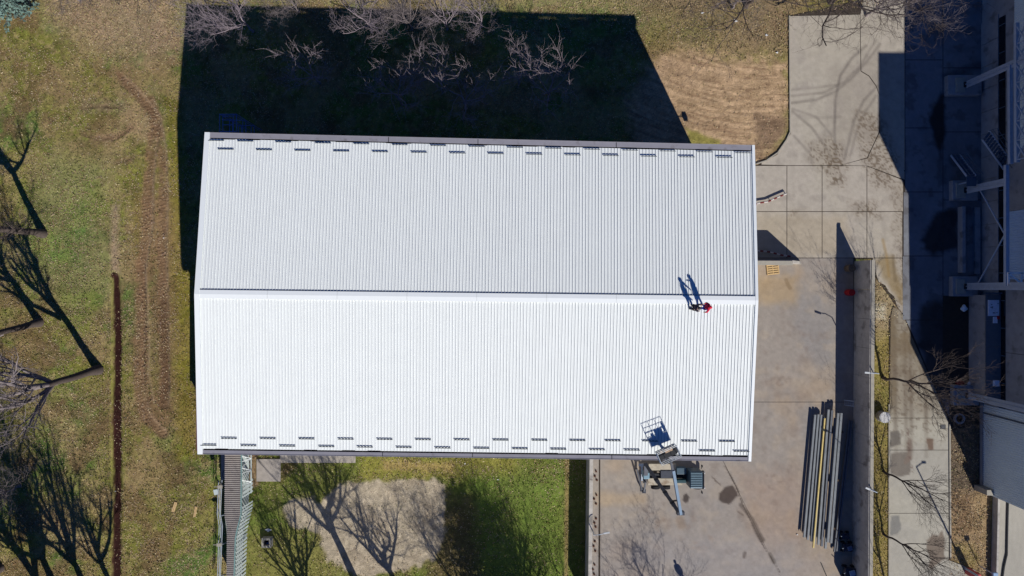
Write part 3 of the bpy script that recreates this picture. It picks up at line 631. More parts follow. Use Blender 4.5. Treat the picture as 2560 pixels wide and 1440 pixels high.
for y in (1182, 1219): 
    b = MB(); p = A(1760.5, y, 0.95); b.tube([p, p+Vector((.05,0,0))], .11, 10); b.build('headlight', mat('lamp_glass', (.7,.7,.68), .2), tk)
for y0, y1 in ((1172,1165),(1226,1231)):
    b = MB(); p = A(1753, y0, 1.9); q = A(1755, y1, 1.85); b.beam(p, q, .05); b.box(q, (.08,.18,.32)); b.build('mirror', M_dark, tk)
wheel = None
for wx in (1740, 1662, 1636):
    for wy in (1185, 1214):
        c_ = G(wx, wy, .42); b = MB(); b.tube([c_+Vector((0,-.13,0)), c_+Vector((0,.13,0))], .42, 18); w_ = b.build('wheel', M_black, tk)
        b = MB(); s_ = -1 if wy > 1200 else 1; b.tube([c_+Vector((0,s_*.10,0)), c_+Vector((0,s_*.15,0))], .22, 12); b.build('rim', M_steel, w_)
for x0, y0, x1, y1 in ((1611,1160,1612,1203),(1592,1172,1605,1224),(1614,1205,1610,1228)):
    b = MB(); b.beam(A(x0,y0,.75), A(x1,y1,.5), .14, .16); b.tube([A(x1,y1,.55), G(x1,y1,.03)], .06, 8); p = G(x1,y1,.03); b.box(p, (.35,.35,.06)); b.build('outrigger', M_boomd, tk)
box_px(1597, 1613, 1160, 1166, .7, .85, 'cross_beam', M_steel, tk); box_px(1603, 1607, 1166, 1202, .7, .85, 'cross_beam', M_steel, tk)
tur = box_px(1609, 1624, 1182, 1198, .95, 1.9, 'turret', mat('turret_blue', (.20,.32,.38), .5, var=.1), tk, .05)
p0 = A(1615,1162,2.6); p1 = A(1697,1281,8.6); p2 = A(1676,1153,12.9)
b = MB(); b.beam(A(1614,1186,1.9), p0+Vector((0,0,-.1)), .35); b.build('turret_post', M_boomd, tk)
lb = MB().beam(p0, p1, .30, .34).build('lower_boom', M_boomd, tk, bevel=.02)
for t in (.35,.62,.83): p = lerp(p0, p1, t); d = (p1-p0).normalized(); MB().beam(p-d*.09, p+d*.09, .38, .42).build('boom_collar', M_dark, lb)
pm = lerp(p1, p2, .42)
ub = MB().beam(p1+Vector((0.08,0,.3)), lerp(p1,p2,.86)+Vector((0.05,0,.25)), .23, .30).build('upper_boom', M_boomb, tk, bevel=.02)
MB().beam(lerp(p1,p2,.80)+Vector((0.05,0,.25)), p2+Vector((0,0,.1)), .17, .2).build('boom_extension', M_boomd, ub)
MB().beam(lerp(p0,p1,.78)+Vector((.1,.1,.25)), lerp(p1,p2,.25)+Vector((0,0,.05)), .12).build('lift_cylinder', M_dark, tk)
b = MB(); b.box(p1+Vector((0.1,0,.1)), (.62,.30,.5)); b.build('elbow_joint', M_boomd, tk, bevel=.03)
# basket
bc = A(1666,1131,13.0); ang = math.radians(24)
R_ = Matrix.Rotation(ang, 3, 'Z')
def bk(x, y, z): return bc + R_ @ Vector((x, y, z))
bsk = MB().box(bk(0,0,0), (1.55,.82,.05), M=R_).build('basket_floor', M_dark, tk)
b = MB(); x, y = .80, .45
for z in (.35, .7, 1.05):
    q = [bk(-x,-y,z), bk(x,-y,z), bk(x,y,z), bk(-x,y,z)]
    for i in range(4): b.tube([q[i], q[(i+1) % 4]], .022, 5)
for xx in (-x, -.27, .27, x):
    for yy in (-y, y): b.tube([bk(xx,yy,0), bk(xx,yy,1.05)], .02, 5)
for yy in (0,): 
    for xx in (-x, x): b.tube([bk(xx,yy,0), bk(xx,yy,1.05)], .02, 5)
b.build('basket_rail', mat('pale_rail', (.55,.58,.56), .4, var=.1), tk)
MB().box(bk(.18,.22,.25), (.62,.26,.4), M=R_).build('control_box', mat('beige_case', lin((176,150,124)), .7), tk, bevel=.02)
MB().box(bk(.68,.1,.6), (.16,.42,.35), M=R_).build('control_panel', M_dark, tk, bevel=.02)
MB().box(bk(-.35,.27,.16), (.24,.2,.25), M=R_).build('tool_bag', mat('beige_case', None), tk, bevel=.02)
MB().beam(p2, bc+Vector((0,-.35,-.05)), .16).build('basket_arm', M_dark, tk)

# ------------------------------------------------------------------ stack of steel channels
M_ch = mat('grey_channel', (0.20,0.215,0.22), 0.5, var=0.18, scale=1.4, spec=.4); M_chd = mat('dark_channel', (0.13,0.14,0.155), 0.5, var=0.2); M_yel = mat('yellow_channel', lin((214,190,120)), .6, var=.1)
def channel(x0, y0, x1, y1, w, z, m, label, grp='steel channels stacked by the tall concrete wall'):
    a = A(x0, y0, z); c_ = A(x1, y1, z); root = thing('steel_channel', (a+c_)/2, label, 'steel beam', grp)
    d = (c_-a).normalized(); n = Vector((-d.y, d.x, 0))
    MB().beam(a, c_, w, .02).build('web', m, root)
    b = MB(); b.beam(a+n*(w/2)-Vector((0,0,.08)), c_+n*(w/2)-Vector((0,0,.08)), .02, .17); b.build('flange', m, root)
    b = MB(); b.beam(a-n*(w/2)-Vector((0,0,.08)), c_-n*(w/2)-Vector((0,0,.08)), .02, .17); b.build('flange', m, root)
ords = ['leftmost', 'second', 'third', 'fourth']
for i, (xa, xb, ya, yb) in enumerate(((2038.5,2009,1037,1344),(2046.5,2018,1036,1350),(2054,2027,1037,1354),(2059.5,2034,1042,1359))):
    channel(xa, ya, xb+2, yb, .165, .55, M_ch, f'{ords[i]} grey steel channel from the left edge of the long stack')
channel(2062.5, 1046, 2034, 1370, .10, .74, M_yel, 'pale yellow steel channel lying along the grey stack', None)
for i, (xa, xb, ya, yb) in enumerate(((2072,2046,1024,1362),(2081,2055,1026,1366),(2089,2064,1045,1372))):
    channel(xa, ya, xb, yb, .18, .58+.02*i, M_ch if i != 1 else M_chd, f'{["first","second","third"][i]} steel channel right of the yellow one in the stack')
for i, (xa, xb, ya, yb) in enumerate(((2096,2070,1033,1356),(2104,2078,1033,1358))):
    channel(xa, ya, xb, yb, .19, .95, M_ch, f'{["left","right"][i]} one of the two raised pale steel channels')
for i, (xa, xb, ya, yb) in enumerate(((2125,2086,1050,1380),(2130,2092,1052,1378))):
    channel(xa, ya, xb, yb, .10, .35, M_chd, f'{["left","right"][i]} thin dark steel channel lying askew in the wall shade')
for i, y in enumerate((1080, 1200, 1320)):
    t = (y-1040)/320; xc = 2075-28*t
    tag(MB().box(A(xc, y, .2), (2.7, .16, .38)).build('timber_bearer', mat('old_timber', lin((96,80,64)), .9, var=.3)), f'{["top","middle","bottom"][i]} timber bearer under the stack of steel channels', 'bearer', 'timber bearers under the steel channels')
# ------------------------------------------------------------------ pallet, barrels, ring, box, planks
pl = thing('pallet', G(1931,674), 'pale wooden pallet lying by the short wing wall', 'pallet'); pl.rotation_euler = (0,0,math.radians(6))
for i in range(5):
    o = MB().box((0,-.42+.21*i,.13), (1.18,.13,.022)).build('deck_board', M_timber, None); o.parent = pl
for xx in (-.54, 0, .54):
    o = MB().box((xx,0,.065), (.10,.98,.10)).build('stringer', M_timber, None); o.parent = pl
    o = MB().box((xx,0,.15), (.05,.98,.015)).build('cross_board', M_timber, None); o.parent = pl
def barrel(u, v, r, h, m, label):
    root = thing('barrel', G(u,v), label, 'barrel')
    b = MB(); b.tube([G(u,v,0), G(u,v,.02), G(u,v,h-.03), G(u,v,h-.02), G(u,v,h)], [r, r*1.0, r, r*1.04, r*1.04], 20); b.build('drum', m, root)
    b = MB(); b.tube([G(u,v,h+.001), G(u,v,h+.012)], [r*.88, r*.86], 20); b.build('lid', m, root)
    b = MB()
    for z in (h*.33, h*.66): b.tube([G(u,v,z-.02), G(u,v,z), G(u,v,z+.02)], [r, r*1.05, r], 20, cap=False)
    b.build('hoop', m, root)
barrel(2118, 731, .30, .95, M_red, 'red steel barrel standing by the tall concrete wall'); barrel(2118, 671, .34, .95, mat('brown_paint', lin((110,92,70)), .7, var=.3), 'dull brown barrel at the top end of the tall concrete wall')
ring = thing('concrete_ring', G(2202,1042), 'round pale concrete well ring with lid on the grass strip', 'well ring')
b = MB(); b.tube([G(2202,1040,0), G(2202,1040,.7)], [.52,.50], 28); b.build('ring', M_concw, ring); b = MB(); b.tube([G(2202,1040,.705), G(2202,1040,.76)], [.54,.53], 28); b.build('lid', mat('pale_concrete', (.58,.57,.54), .85, var=.08, scale=4), ring, bevel=.02)
mb = thing('inspection_chamber', G(671,1352), 'square concrete chamber with open dark hole on the lawn', 'chamber')
for dx, dy, sx, sy in ((0,.36,.90,.18),(0,-.36,.90,.18),(.36,0,.18,.54),(-.36,0,.18,.54)):
    MB().box(G(671,1352,.3)+Vector((dx,dy,0)), (sx,sy,.6)).build('side', M_kerb, mb)
MB().box(G(671,1352,.03), (.54,.54,.04)).build('bottom', M_hole, mb)
MB().box(G(671,1357,.12), (.3,.22,.14), rz=.4).build('blue_bag', mat('blue_plastic', (.05,.16,.36), .4), mb, bevel=.03)
for i, (u, v, L, r_, wd) in enumerate(((436.5,1267,.98,72,.28),(488.5,1279,1.0,80,.22))):
    o = thing('plank', G(u,v), 'wider pale timber board lying on the lawn, left of two' if i == 0 else 'narrower timber board lying on the lawn, nearer the covered gallery', 'plank', 'timber boards on the lawn')
    o.rotation_euler = (0,0,math.radians(r_)); k = MB().box((0,0,.04), (L,wd,.05)).build('board', M_timber, None, bevel=.006); k.parent = o
    k = MB().box((0,0,.069), (L*.98,.012,.004)).build('saw_groove', mat('old_timber', None), None); k.parent = o
# striped barriers
def barrier(pts, z, label):
    root = thing('striped_barrier', G(*pts[0]), label, 'barrier', 'red and white barriers beside the hall')
    P_ = [A(u, v, z) for u, v in pts]; seg = []
    for a, c_ in zip(P_[:-1], P_[1:]):
        n = max(1, int((c_-a).length/.30)); seg += [lerp(a, c_, i/n) for i in range(n)]
    seg.append(P_[-1])
    for i in range(len(seg)-1):
        b = MB(); b.tube([seg[i]-(seg[i+1]-seg[i])*.02, seg[i+1]], .08, 8); b.build('stripe', mat('faded_red', lin((112,44,42)), .8, var=.3) if i % 2 else mat('dirty_white', lin((186,178,170)), .8, var=.2), root)
    b = MB()
    for q in (seg[0], seg[-1], seg[len(seg)//2]): b.beam(Vector((q.x,q.y,0)), q, .06)
    b.build('foot', M_dark, root)
barrier([(1875,514),(1900,507),(1920,504),(1942,494),(1966,484)], .32, 'red and white striped barrier on the sunlit paving by the hall corner')
barrier([(1875,630),(1900,627),(1925,630),(1950,637),(1976,641)], .45, 'red and white striped barrier in the shade of the wing wall')
# junk at the foot of the wall
M_j1 = mat('scrap_dark', (.03,.035,.05), .5, var=.3); M_j2 = mat('scrap_blue', (.10,.14,.22), .4, var=.3)
def cart(u, v, s, label, m, m2):
    root = thing('hand_cart', G(u,v), label, 'cart', 'carts in the wall shade')
    MB().box(G(u,v,.5*s), (.9*s,.7*s,.28*s)).build('tray', m, root, bevel=.05)
    for dx in (-.36, .36):
        for dy in (-.4, .4):
            c_ = G(u,v,.2*s)+Vector((dx*s,dy*s,0)); b = MB(); b.tube([c_-Vector((0,.06,0)), c_+Vector((0,.06,0))], .2*s, 12); b.build('wheel', M_black, root)
    MB().beam(G(u,v,.6*s)+Vector((-.4*s,0,0)), G(u,v,1.0*s)+Vector((-.75*s,.1,0)), .05).build('handle', M_steel, root)
    MB().box(G(u,v,.72*s)+Vector((.1,0,0)), (.45*s,.4*s,.2*s), rz=.3).build('motor', m2, root, bevel=.04)
cart(2108,1336,.8,'small dark cart below the ends of the steel channels',M_j1,M_j1); cart(2113,1364,1.0,'blue grey cart in the wall shade, middle of three',M_j1,M_j2); cart(2118,1424,1.15,'larger cart with pale blue motor at the bottom edge by the wall',M_j1,mat('pale_blue_paint',(.25,.36,.5),.4))
ldr = thing('ladder', G(2128,1008), 'thin steel ladder frame leaning on the tall concrete wall', 'ladder')
for u, v in ((1000,1003),(1012,1016)):
    MB().beam(A(2110,u,.1), A(2135,v,1.6), .04).build('rail', M_steel, ldr)
for t in (.1,.3,.5,.7,.9): MB().beam(lerp(A(2110,1000,.1),A(2135,1003,1.6),t), lerp(A(2110,1012,.1),A(2135,1016,1.6),t), .03).build('rung', M_steel, ldr)
st = tag(MB().beam(G(2052,1407,.06), G(2066,1440,.06), .07).build('steel_bar', M_dark), 'thin dark steel bar lying on the yard below the channel stack', 'bar')
# ------------------------------------------------------------------ lamps
def arm_lamp(u, v, z, tip, label):
    base = G(u, v, 0); root = thing('wall_mounted_lamp', base, label, 'lamp', 'lamps mounted on the concrete walls')
    top = Vector((base.x, base.y, z)); t = A(tip[0], tip[1], z+.25)
    MB().tube([base+Vector((0,0,1.5)), top], .05, 8).build('pole', M_steel, root)
    MB().tube([top, lerp(top, t, .5)+Vector((0,0,.12)), t], .035, 6).build('arm', M_steel, root); d = (t-top).normalized()
    MB().beam(t-d*.1, t+d*.45, .16, .09).build('lamp_head', mat('lamp_grey', (.5,.52,.52), .4), root, bevel=.02)
arm_lamp(2141, 921, 4.0, (2172,932), 'upper lamp on the tall concrete wall, by the leaning tree'); arm_lamp(2137, 1200, 4.0, (2173,1223), 'lower lamp on the tall concrete wall, beside the channel stack')
arm_lamp(1474, 1304, 3.6, (1512,1333), 'lamp arm reaching over the yard from the low west wall')
lp = thing('lamp_post', G(2412,1420), 'tall lamp post with red cabinet at its foot by the road', 'lamp post')
MB().tube([G(2412,1420,0), G(2412,1420,4), G(2412,1420,7.9)], [.10,.08,.06], 10).build('pole', M_steel, lp); MB().beam(G(2412,1420,7.9), G(2430,1412,8.0), .07).build('arm', M_steel, lp)
MB().box(G(2432,1412,8.0), (.4,.16,.10)).build('lamp_head', M_steel, lp); MB().box(G(2418,1426,.8), (.5,.55,1.6)).build('cabinet', mat('pink_red_paint', lin((190,80,80)), .6), lp, bevel=.02)
fl = thing('floodlight', G(2448,1414), 'short floodlight on a post beside the small road verge', 'lamp')
MB().tube([G(2448,1414,0), G(2448,1414,2.0)], .05, 8).build('post', M_steel, fl); MB().box(G(2450,1413,2.05), (.45,.3,.22)).build('lamp_head', mat('pale_blue_paint', None), fl, bevel=.03)
pp = thing('shadow_line_pipe', G(2512,1340), 'long dark pipe in place of a shadow line along the right edge apron', 'pipe')
MB().tube([G(2518,1250,.1), G(2516,1330,.1), G(2515,1385,.1), G(2508,1415,.1), G(2502,1460,.1)], .09, 8).build('shadow_line_tube', M_dark, pp)  # dark tube added to stand in for a shadow line on the apron

# ------------------------------------------------------------------ covered gallery, south west
gal = thing('covered_gallery', G(615,1290), 'long covered gallery with corrugated grey roof running from the hall to the bottom edge', 'gallery')
M_galr = mat('weathered_roof_sheet', lin((170,162,152)), .6, var=.12, scale=2, dirt=(lin((110,100,92)), 1.5, .58, .4)); M_galw = mat('pale_green_cladding', lin((186,196,192)), .6, var=.12, scale=2)
ZR = 3.0; ZB = 1.0
W_ = [(564,1060),(563,1140),(562,1290),(568,1315),(568,1345),(566,1520)]; E_ = [(604,1060),(603,1140),(602,1285),(592,1325),(588,1345),(582,1520)]
def ed(pts, y):
    for (x0,y0),(x1,y1) in zip(pts[:-1], pts[1:]):
        if y0 <= y <= y1: return x0+(x1-x0)*(y-y0)/(y1-y0)
    return pts[-1][0]
ys = list(np.arange(1066, 1516, 5.0)); b = MB()
for y in ys:
    a, c_ = A(ed(W_, y), y, ZR), A(ed(E_, y), y, ZR); a2, c2 = A(ed(W_, y+5), y+5, ZR), A(ed(E_, y+5), y+5, ZR); up = Vector((0,0,.10))
    am, cm = lerp(a, a2, .3)+up, lerp(c_, c2, .3)+up; an, cn = lerp(a, a2, .62)+up, lerp(c_, c2, .62)+up; ao, co = lerp(a, a2, .82), lerp(c_, c2, .82)
    b.add([a, c_, am, cm, an, cn, ao, co, a2, c2], [(0,1,3,2),(2,3,5,4),(4,5,7,6),(6,7,9,8)])
tag(b.build('roof_corrugation', M_galr, gal), kind='stuff')
b = MB(); pa = [A(u, v, ZR) for u, v in E_]
MB_ = MB()
for (a, c_) in zip(pa[:-1], pa[1:]): MB_.beam(a+Vector((.03,0,.02)), c_+Vector((.03,0,.02)), .08, .12)
MB_.build('eave_trim', mat('teal_trim', lin((120,150,146)), .6), gal)
# east cladding panels (with an opening) and lattice at the top end
def epan(y0, y1, name='cladding_panel'):
    b = MB(); n = max(1, int((y1-y0)/8.0))
    for i in range(n):
        a, c_ = y0+(y1-y0)*i/n, y0+(y1-y0)*(i+1)/n
        for s, (p_, q_) in enumerate(((a, lerp(a, c_, .6)), (lerp(a, c_, .6), c_))):
            o = .0 if s else .14
            A0, A1 = A(ed(E_, p_), p_, ZR), A(ed(E_, q_), q_, ZR); B0, B1 = Vector((A0.x+.02, A0.y, ZB)), Vector((A1.x+.02, A1.y, ZB))
            sh = Vector((o,0,0)); b.add([A0+sh, A1+sh, B1+sh+Vector((.18,0,0)), B0+sh+Vector((.18,0,0))], [(0,1,2,3)])
    b.build(name, M_galw, gal)
for y0, y1 in ((1211,1240),(1241,1248),(1268,1275),(1276,1300),(1301,1330),(1331,1360),(1361,1390),(1391,1420),(1421,1450),(1451,1480),(1481,1516)): epan(y0, y1)
prev = None
for i, y in enumerate(range(1140, 1216, 15)):
    a = A(ed(E_, y), y, ZR-.05); bb = Vector((a.x+.38, a.y, 1.6))
    b = MB(); b.beam(a, Vector((A(603,y+15,ZR).x+.38, A(603,y+15,ZR).y, 1.6)) if i % 2 == 0 else Vector((a.x+.38,a.y,1.6)), .06)
    if i % 2: b.beam(Vector((a.x+.38,a.y,1.6)), A(603,y+15,ZR-.05), .06)
    b.build('lattice_bar', M_white2, gal)
b = MB(); b.beam(Vector((A(603,1060,ZR).x+.38, G(0,1060).y, 1.6)), Vector((A(603,1215,ZR).x+.38, G(0,1220).y, 1.6)), .09); b.build('lower_chord', M_galw, gal)
b = MB()
for y0, y1 in ((1066,1290),(1290,1345),(1345,1516)):
    a, c_, d_, e_ = A(ed(W_,y0),y0,ZR), A(ed(W_,y1),y1,ZR), A(ed(E_,y1),y1,ZR), A(ed(E_,y0),y0,ZR)
    vs = [Vector((p.x,p.y,ZB)) for p in (a,c_,d_,e_)]; b.add(vs, [(0,1,2,3)]); b.add([a,c_,vs[1],vs[0]], [(0,1,2,3)])
b.build('floor_and_west_side', M_galw, gal)
for y in range(1100, 1500, 60):
    for x in (598, 622): MB().beam(G(x-(8 if y > 1300 else 0),y,0), G(x-(8 if y > 1300 else 0),y,ZB+.02), .16).build('support_leg', M_steel, gal)
pr = thing('pipe_rack', G(575,1300), 'rack of thin pale pipes running along the west side of the covered gallery', 'pipe rack')
ZP = 2.4
for dx in (-4, 0.5, 4):
    pts_ = [(551+dx,1200),(549+dx,1240),(547+dx,1285),(552+dx,1315),(550+dx,1365),(545+dx*.8,1520)]
    MB().tube([A(u, v, ZP+.03*dx) for u, v in pts_], .032, 6).build('pipe', M_steel, pr)
for u, v in ((548,1217),(546,1362)):
    b = MB(); b.box(A(u+2,v,ZP+.3), (.42,.30,.12)); b.box(A(u-7,v,ZP+.3), (.45,.05,.05)); b.build('bracket', M_kerb, pr)
for u, v in ((540,1230),):
    MB().box(A(u,v,ZP-.2), (.4,.5,.12), rz=.2).build('junction_box', M_galw, pr, bevel=.02)
for y in (1217,1290,1362,1440): MB().beam(G(583,y-10,0), A(549,y,ZP), .09).build('post', M_steel, pr)
MB().tube([G(578,1180,1.0)+Vector((.4*math.cos(a),.5*math.sin(a),0)) for a in np.linspace(0,5.5,14)], .03, 5).build('cable_loop', M_dark, pr)
wk = tag(MB().box(G(565,1165,.06), (.85,2.6,.12)).build('concrete_strip', M_kerb), kind='structure')
# scaffold tower north west
sf = thing('scaffold_tower', G(628,400), 'blue steel scaffold tower in the deep shade at the north west corner', 'scaffold')
M_sc = mat('scaffold_blue', (.10,.16,.40), .5)
for x in (548,556,582,590):
    for y in (285,328): p = A(x, y, 6.2); MB().tube([Vector((p.x,p.y,0)), p], .035, 6).build('upright', M_sc, sf)
for z in (2,4,6.1):
    k_ = (1-6.2/HC)/(1-z/HC)
    for (x0,y0),(x1,y1) in (((548,285),(590,285)),((548,328),(590,328)),((548,285),(548,328)),((590,285),(590,328)),((556,285),(556,328)),((582,285),(582,328))):
        p, q = A(x0,y0,6.2), A(x1,y1,6.2); p.z = q.z = z; MB().tube([p, q], .03, 6).build('ledger', M_sc, sf)
for yy in (290,300,312): p, q = A(556,yy,6.1), A(582,yy,6.1); MB().tube([p,q], .03, 6).build('transom', M_sc, sf)
# ------------------------------------------------------------------ industrial building on the right
ib = thing('factory_building', G(2700,500), 'large factory building at the right edge with pale blue corrugated upper walls', 'building')
M_clad = mat('pale_blue_cladding', lin((214,226,228)), .5, var=.05, scale=1); M_clad2 = mat('blue_cladding', lin((172,196,222)), .5, var=.06)
M_fc = mat('factory_concrete', lin((146,146,148)), .9, var=.2, scale=1.3, dirt=(lin((70,66,62)), .8, .56, .5))
x0 = 2455
def blk(v0, v1, h, name, m=M_wall, xw=x0):
    b = MB(); a = G(xw, v1); c_ = G(3300, v0); b.box(((a.x+c_.x)/2, (a.y+c_.y)/2, h/2), (c_.x-a.x, c_.y-a.y, h)); return b.build(name, m, ib)
blk(-420, 672, 12.7, 'north_block', M_fc); blk(673, 873, 16.9, 'tower_block', M_fc); blk(874, 1228, 11.6, 'south_block', M_fc)
# concrete wall panels, window band and cladding sheets on the west wall
xw = G(x0,0).x-.05
def yv(v): return (720-v)/S
for i in range(17):
    v0 = 60+i*56.0; v1 = v0+55
    if v0 > 960: break
    MB().box((xw, yv((v0+v1)/2), 1.15), (.10, 55/S, 2.3)).build('concrete_panel', M_fc, ib)
MB().box((xw+.02, yv(560), 2.75), (.05, 1000/S*.98, .8)).build('window_band', M_glass, ib)
for i in range(14):
    v = 90+i*66; MB().box((xw-.02, yv(v), 2.75), (.08,.08,.8)).build('window_post', M_blue, ib)
def clad(v0, v1, z0, z1, m, vertical=False, xo=0.0):
    n = int((v1-v0)/5.2); b = MB()
    for i in range(n):
        y0 = yv(v0+(v1-v0)*i/n); y1 = yv(v0+(v1-v0)*(i+1)/n); d = y1-y0; xa = xw-.05-xo; xb = xa-.05
        pr_ = [(y0,xa),(y0+d*.15,xb),(y0+d*.55,xb),(y0+d*.7,xa),(y1,xa)]
        for (ya,xa_),(yb,xb_) in zip(pr_[:-1], pr_[1:]): b.add([(xa_,ya,z0),(xb_,yb,z0),(xb_,yb,z1),(xa_,ya,z1)], [(0,1,2,3)])
    return b.build('cladding_sheet', m, ib)
for v0 in range(1008, 1228, 44): clad(v0, v0+44, .35 if v0 > 1000 else 3, 11.5, M_clad)
for v0 in range(540, 700, 40): clad(v0, v0+40, 3.3, 11.0, M_clad2)
for v0 in range(-200, 400, 50): clad(v0, v0+50, 4.4, 12.5, M_clad)
MB().box((xw-.1, yv(1110), .2), (.16, 230/S, .4)).build('plinth', M_fc, ib)
b = MB(); b.beam((xw-.14, yv(1030), .5), (xw-.14, yv(1030), 9), .12); b.build('downpipe', M_blue, ib)
b = MB(); b.box((xw-.35, yv(1218), .9), (.75, .5, 1.8)); b.build('porch', M_kerb, ib)
# steel frame with footings in front
sfm = thing('steel_gantry', G(2405,600), 'tall steel frame of slanting braces standing on concrete footings before the factory', 'gantry')
cols = [(2404,217,8.8),(2405,478,5.9),(2405,716,8.6),(2408,986,8.6)]
for i, (u, v, h) in enumerate(cols):
    f_ = MB().box(G(u-2,v,.30), (2.4 if i else 3.2,1.9,.6)).build('footing', M_fc, sfm, bevel=.03)
    MB().box(G(u-14,v,.62), (.9,1.4,.12)).build('pedestal', M_kerb, f_, bevel=.03)
    MB().box(G(u,v,.7), (.5,.5,.1)).build('base_plate', M_dark, f_)
    cc = MB(); p = G(u,v,.6); q = G(u,v,h); cc.beam(p+Vector((0,.16,0)), q+Vector((0,.16,0)), .05, .34, up=(0,1,0)); cc.beam(p-Vector((0,.16,0)), q-Vector((0,.16,0)), .05, .34, up=(0,1,0)); cc.beam(p, q, .28, .06, up=(0,1,0)); cc.build('column', mat('frame_steel', (.34,.40,.48), .45, var=.15, spec=.5), sfm)
M_fs = MATS['frame_steel']
for (u0,v0,z0),(u1,v1,z1) in (((2405,440,5.9),(2405,716,5.9)),((2404,217,6.4),(2405,440,6.4)),((2404,130,7.15),(2405,440,7.15)),((2404,130,8.3),(2405,440,8.3)),((2405,716,8.4),(2408,986,8.4)),((2404,-40,8.6),(2404,217,8.6))):
    MB().beam(G(u0,v0,z0), G(u1,v1,z1), .30, .30).build('beam', M_fs, sfm)
for a, c_ in (((2407,480,2.3),(2407,598,5.6)),((2407,598,5.6),(2407,714,2.0)),*[q for k in range(7) for q in (((2402,136+k*43,7.2),(2402,177+k*43,8.3)),((2404,136+k*43,8.3),(2404,177+k*43,7.2)),((2403,177+k*43,7.2),(2403,177+k*43,8.3)))]):
    MB().beam(G(*a), G(*c_), .09).build('brace', M_fs, sfm)
for v in (300,380,150): MB().beam(G(2406,v,8.5), G(2453,v,8.5), .2).build('tie_beam', M_fs, sfm)
for v0, v1 in ((500,590),(600,690)): pass
wt = thing('white_truss', A(2540,697,5.6), 'short white steel truss bracket projecting from the frame beside the blue cladding', 'truss')
for a, c_ in (((2519,683),(2558,682)),((2519,713),(2558,711)),((2521,683),(2521,713)),((2524,686),(2552,708)),((2553,682),(2553,711))):
    MB().beam(A(*a,6.15), A(*c_,6.15), .14).build('truss_bar', mat('sunlit_white_paint', (.85,.84,.8), .5), wt)  # white kept bright to stand in for sunlight on the truss
# long low wall and tank kerb in front of factory
kb = thing('bund_wall', G(2400,600), 'low concrete bund wall in the shade between the second and third footings', 'wall')
MB().box(G(2398,600,.35), (.32,6.3,.7)).build('concrete_panel', M_fc, kb, bevel=.02); MB().box(G(2440,602,.12), (.5,6.4,.24)).build('drain_kerb', M_fc, kb)
# steel stairs
def stair(u0, v0, z0, u1, v1, z1, wd, n, label):
    a, c_ = A(u0,v0,z0), A(u1,v1,z1); root = thing('steel_stair', Vector((a.x,a.y,0)), label, 'stairs', 'steel stairs against the factory'); d = (c_-a); h = Vector((d.x,d.y,0)).normalized(); nn = Vector((-h.y,h.x,0))*wd/2
    for s in (-1, 1):
        MB().beam(a+nn*s, c_+nn*s, .05, .2).build('stringer', M_fs, root)
        r = MB()
        for z in (.5, 1.0): r.tube([a+nn*s+Vector((0,0,z)), c_+nn*s+Vector((0,0,z))], .025, 5)
        for i in range(5): p = lerp(a, c_, i/4)+nn*s; r.tube([p, p+Vector((0,0,1))], .02, 5)
        r.build('railing', M_blue, root)
    for i in range(n):
        p = lerp(a, c_, (i+.5)/n); MB().beam(p-nn*.96, p+nn*.96, .20, .03).build('tread', M_blue, root)
    b = MB(); e = c_+h*.5; b.box(e, (.9,.9,.05)); b.build('landing', M_blue, root); MB().beam(Vector((e.x,e.y,0)), e, .1).build('landing_post', M_fs, root)
stair(2388,388,.2,2428,440,2.4,.85,10,'lower flight of steel stairs climbing from the paving toward the second column')
stair(2464,338,4.6,2530,430,2.6,1.0,14,'upper flight of steel stairs high above the paving by the factory wall')
# flat roofed shed
sh = thing('flat_roofed_shed', G(2440,870), 'long flat grey roofed shed built against the factory in the shade', 'shed')
def pbox(xa, xb, ya, yb, za, zb, name, m, par, bevel=0): return box_px(xa, xb, ya, yb, za, zb, name, m, par, bevel)
pbox(2467, 2537, 738, 996, 0, 2.5, 'wall', M_fc, sh)
for i in range(4):
    pbox(2464, 2534, 736+i*65.5, 736+i*65.5+65, 2.51, 2.6, 'roof_sheet', mat('shed_roof_felt', lin((104,108,112)), .85, var=.1), sh)
pbox(2534.5, 2539, 735, 1000, 2.5, 2.8, 'roof_edge_trim', M_white2, sh); pbox(2464, 2538, 731.5, 735, 2.5, 2.8, 'roof_edge_trim', M_blue, sh)
pbox(2504, 2534, 742, 806, 2.62, 2.66, 'roof_hatch', M_rust, sh); pbox(2510, 2534, 940, 985, 2.62, 2.66, 'roof_hatch', M_rust, sh)
pn = tag(pbox(2471, 2498, 750, 790, 2.62, 2.70, 'white_board', mat('white_board_plastic', (.75,.78,.84), .5), None), 'large white spotted board lying on the shed roof', 'board')
b = MB()
for i in range(9): b.box(A(2476+rng.random()*20, 754+rng.random()*32, 2.715), (.09,.06,.008))
o = b.build('dark_spot', M_dark, pn)
tag(pbox(2484, 2494, 792, 808, 2.62, 2.72, 'white_box', mat('white_board_plastic', None), None), 'small white box below the spotted board on the shed roof', 'box')
tag(pbox(2494, 2500, 790, 798, 2.62, 2.8, 'red_can', M_red, None, .03), 'small red can at the corner of the white board on the shed roof', 'can')
tag(pbox(2486, 2499, 951, 966, 2.62, 2.85, 'roof_vent', mat('white_board_plastic', None), None, .02), 'pale square vent near the lower end of the shed roof', 'vent')
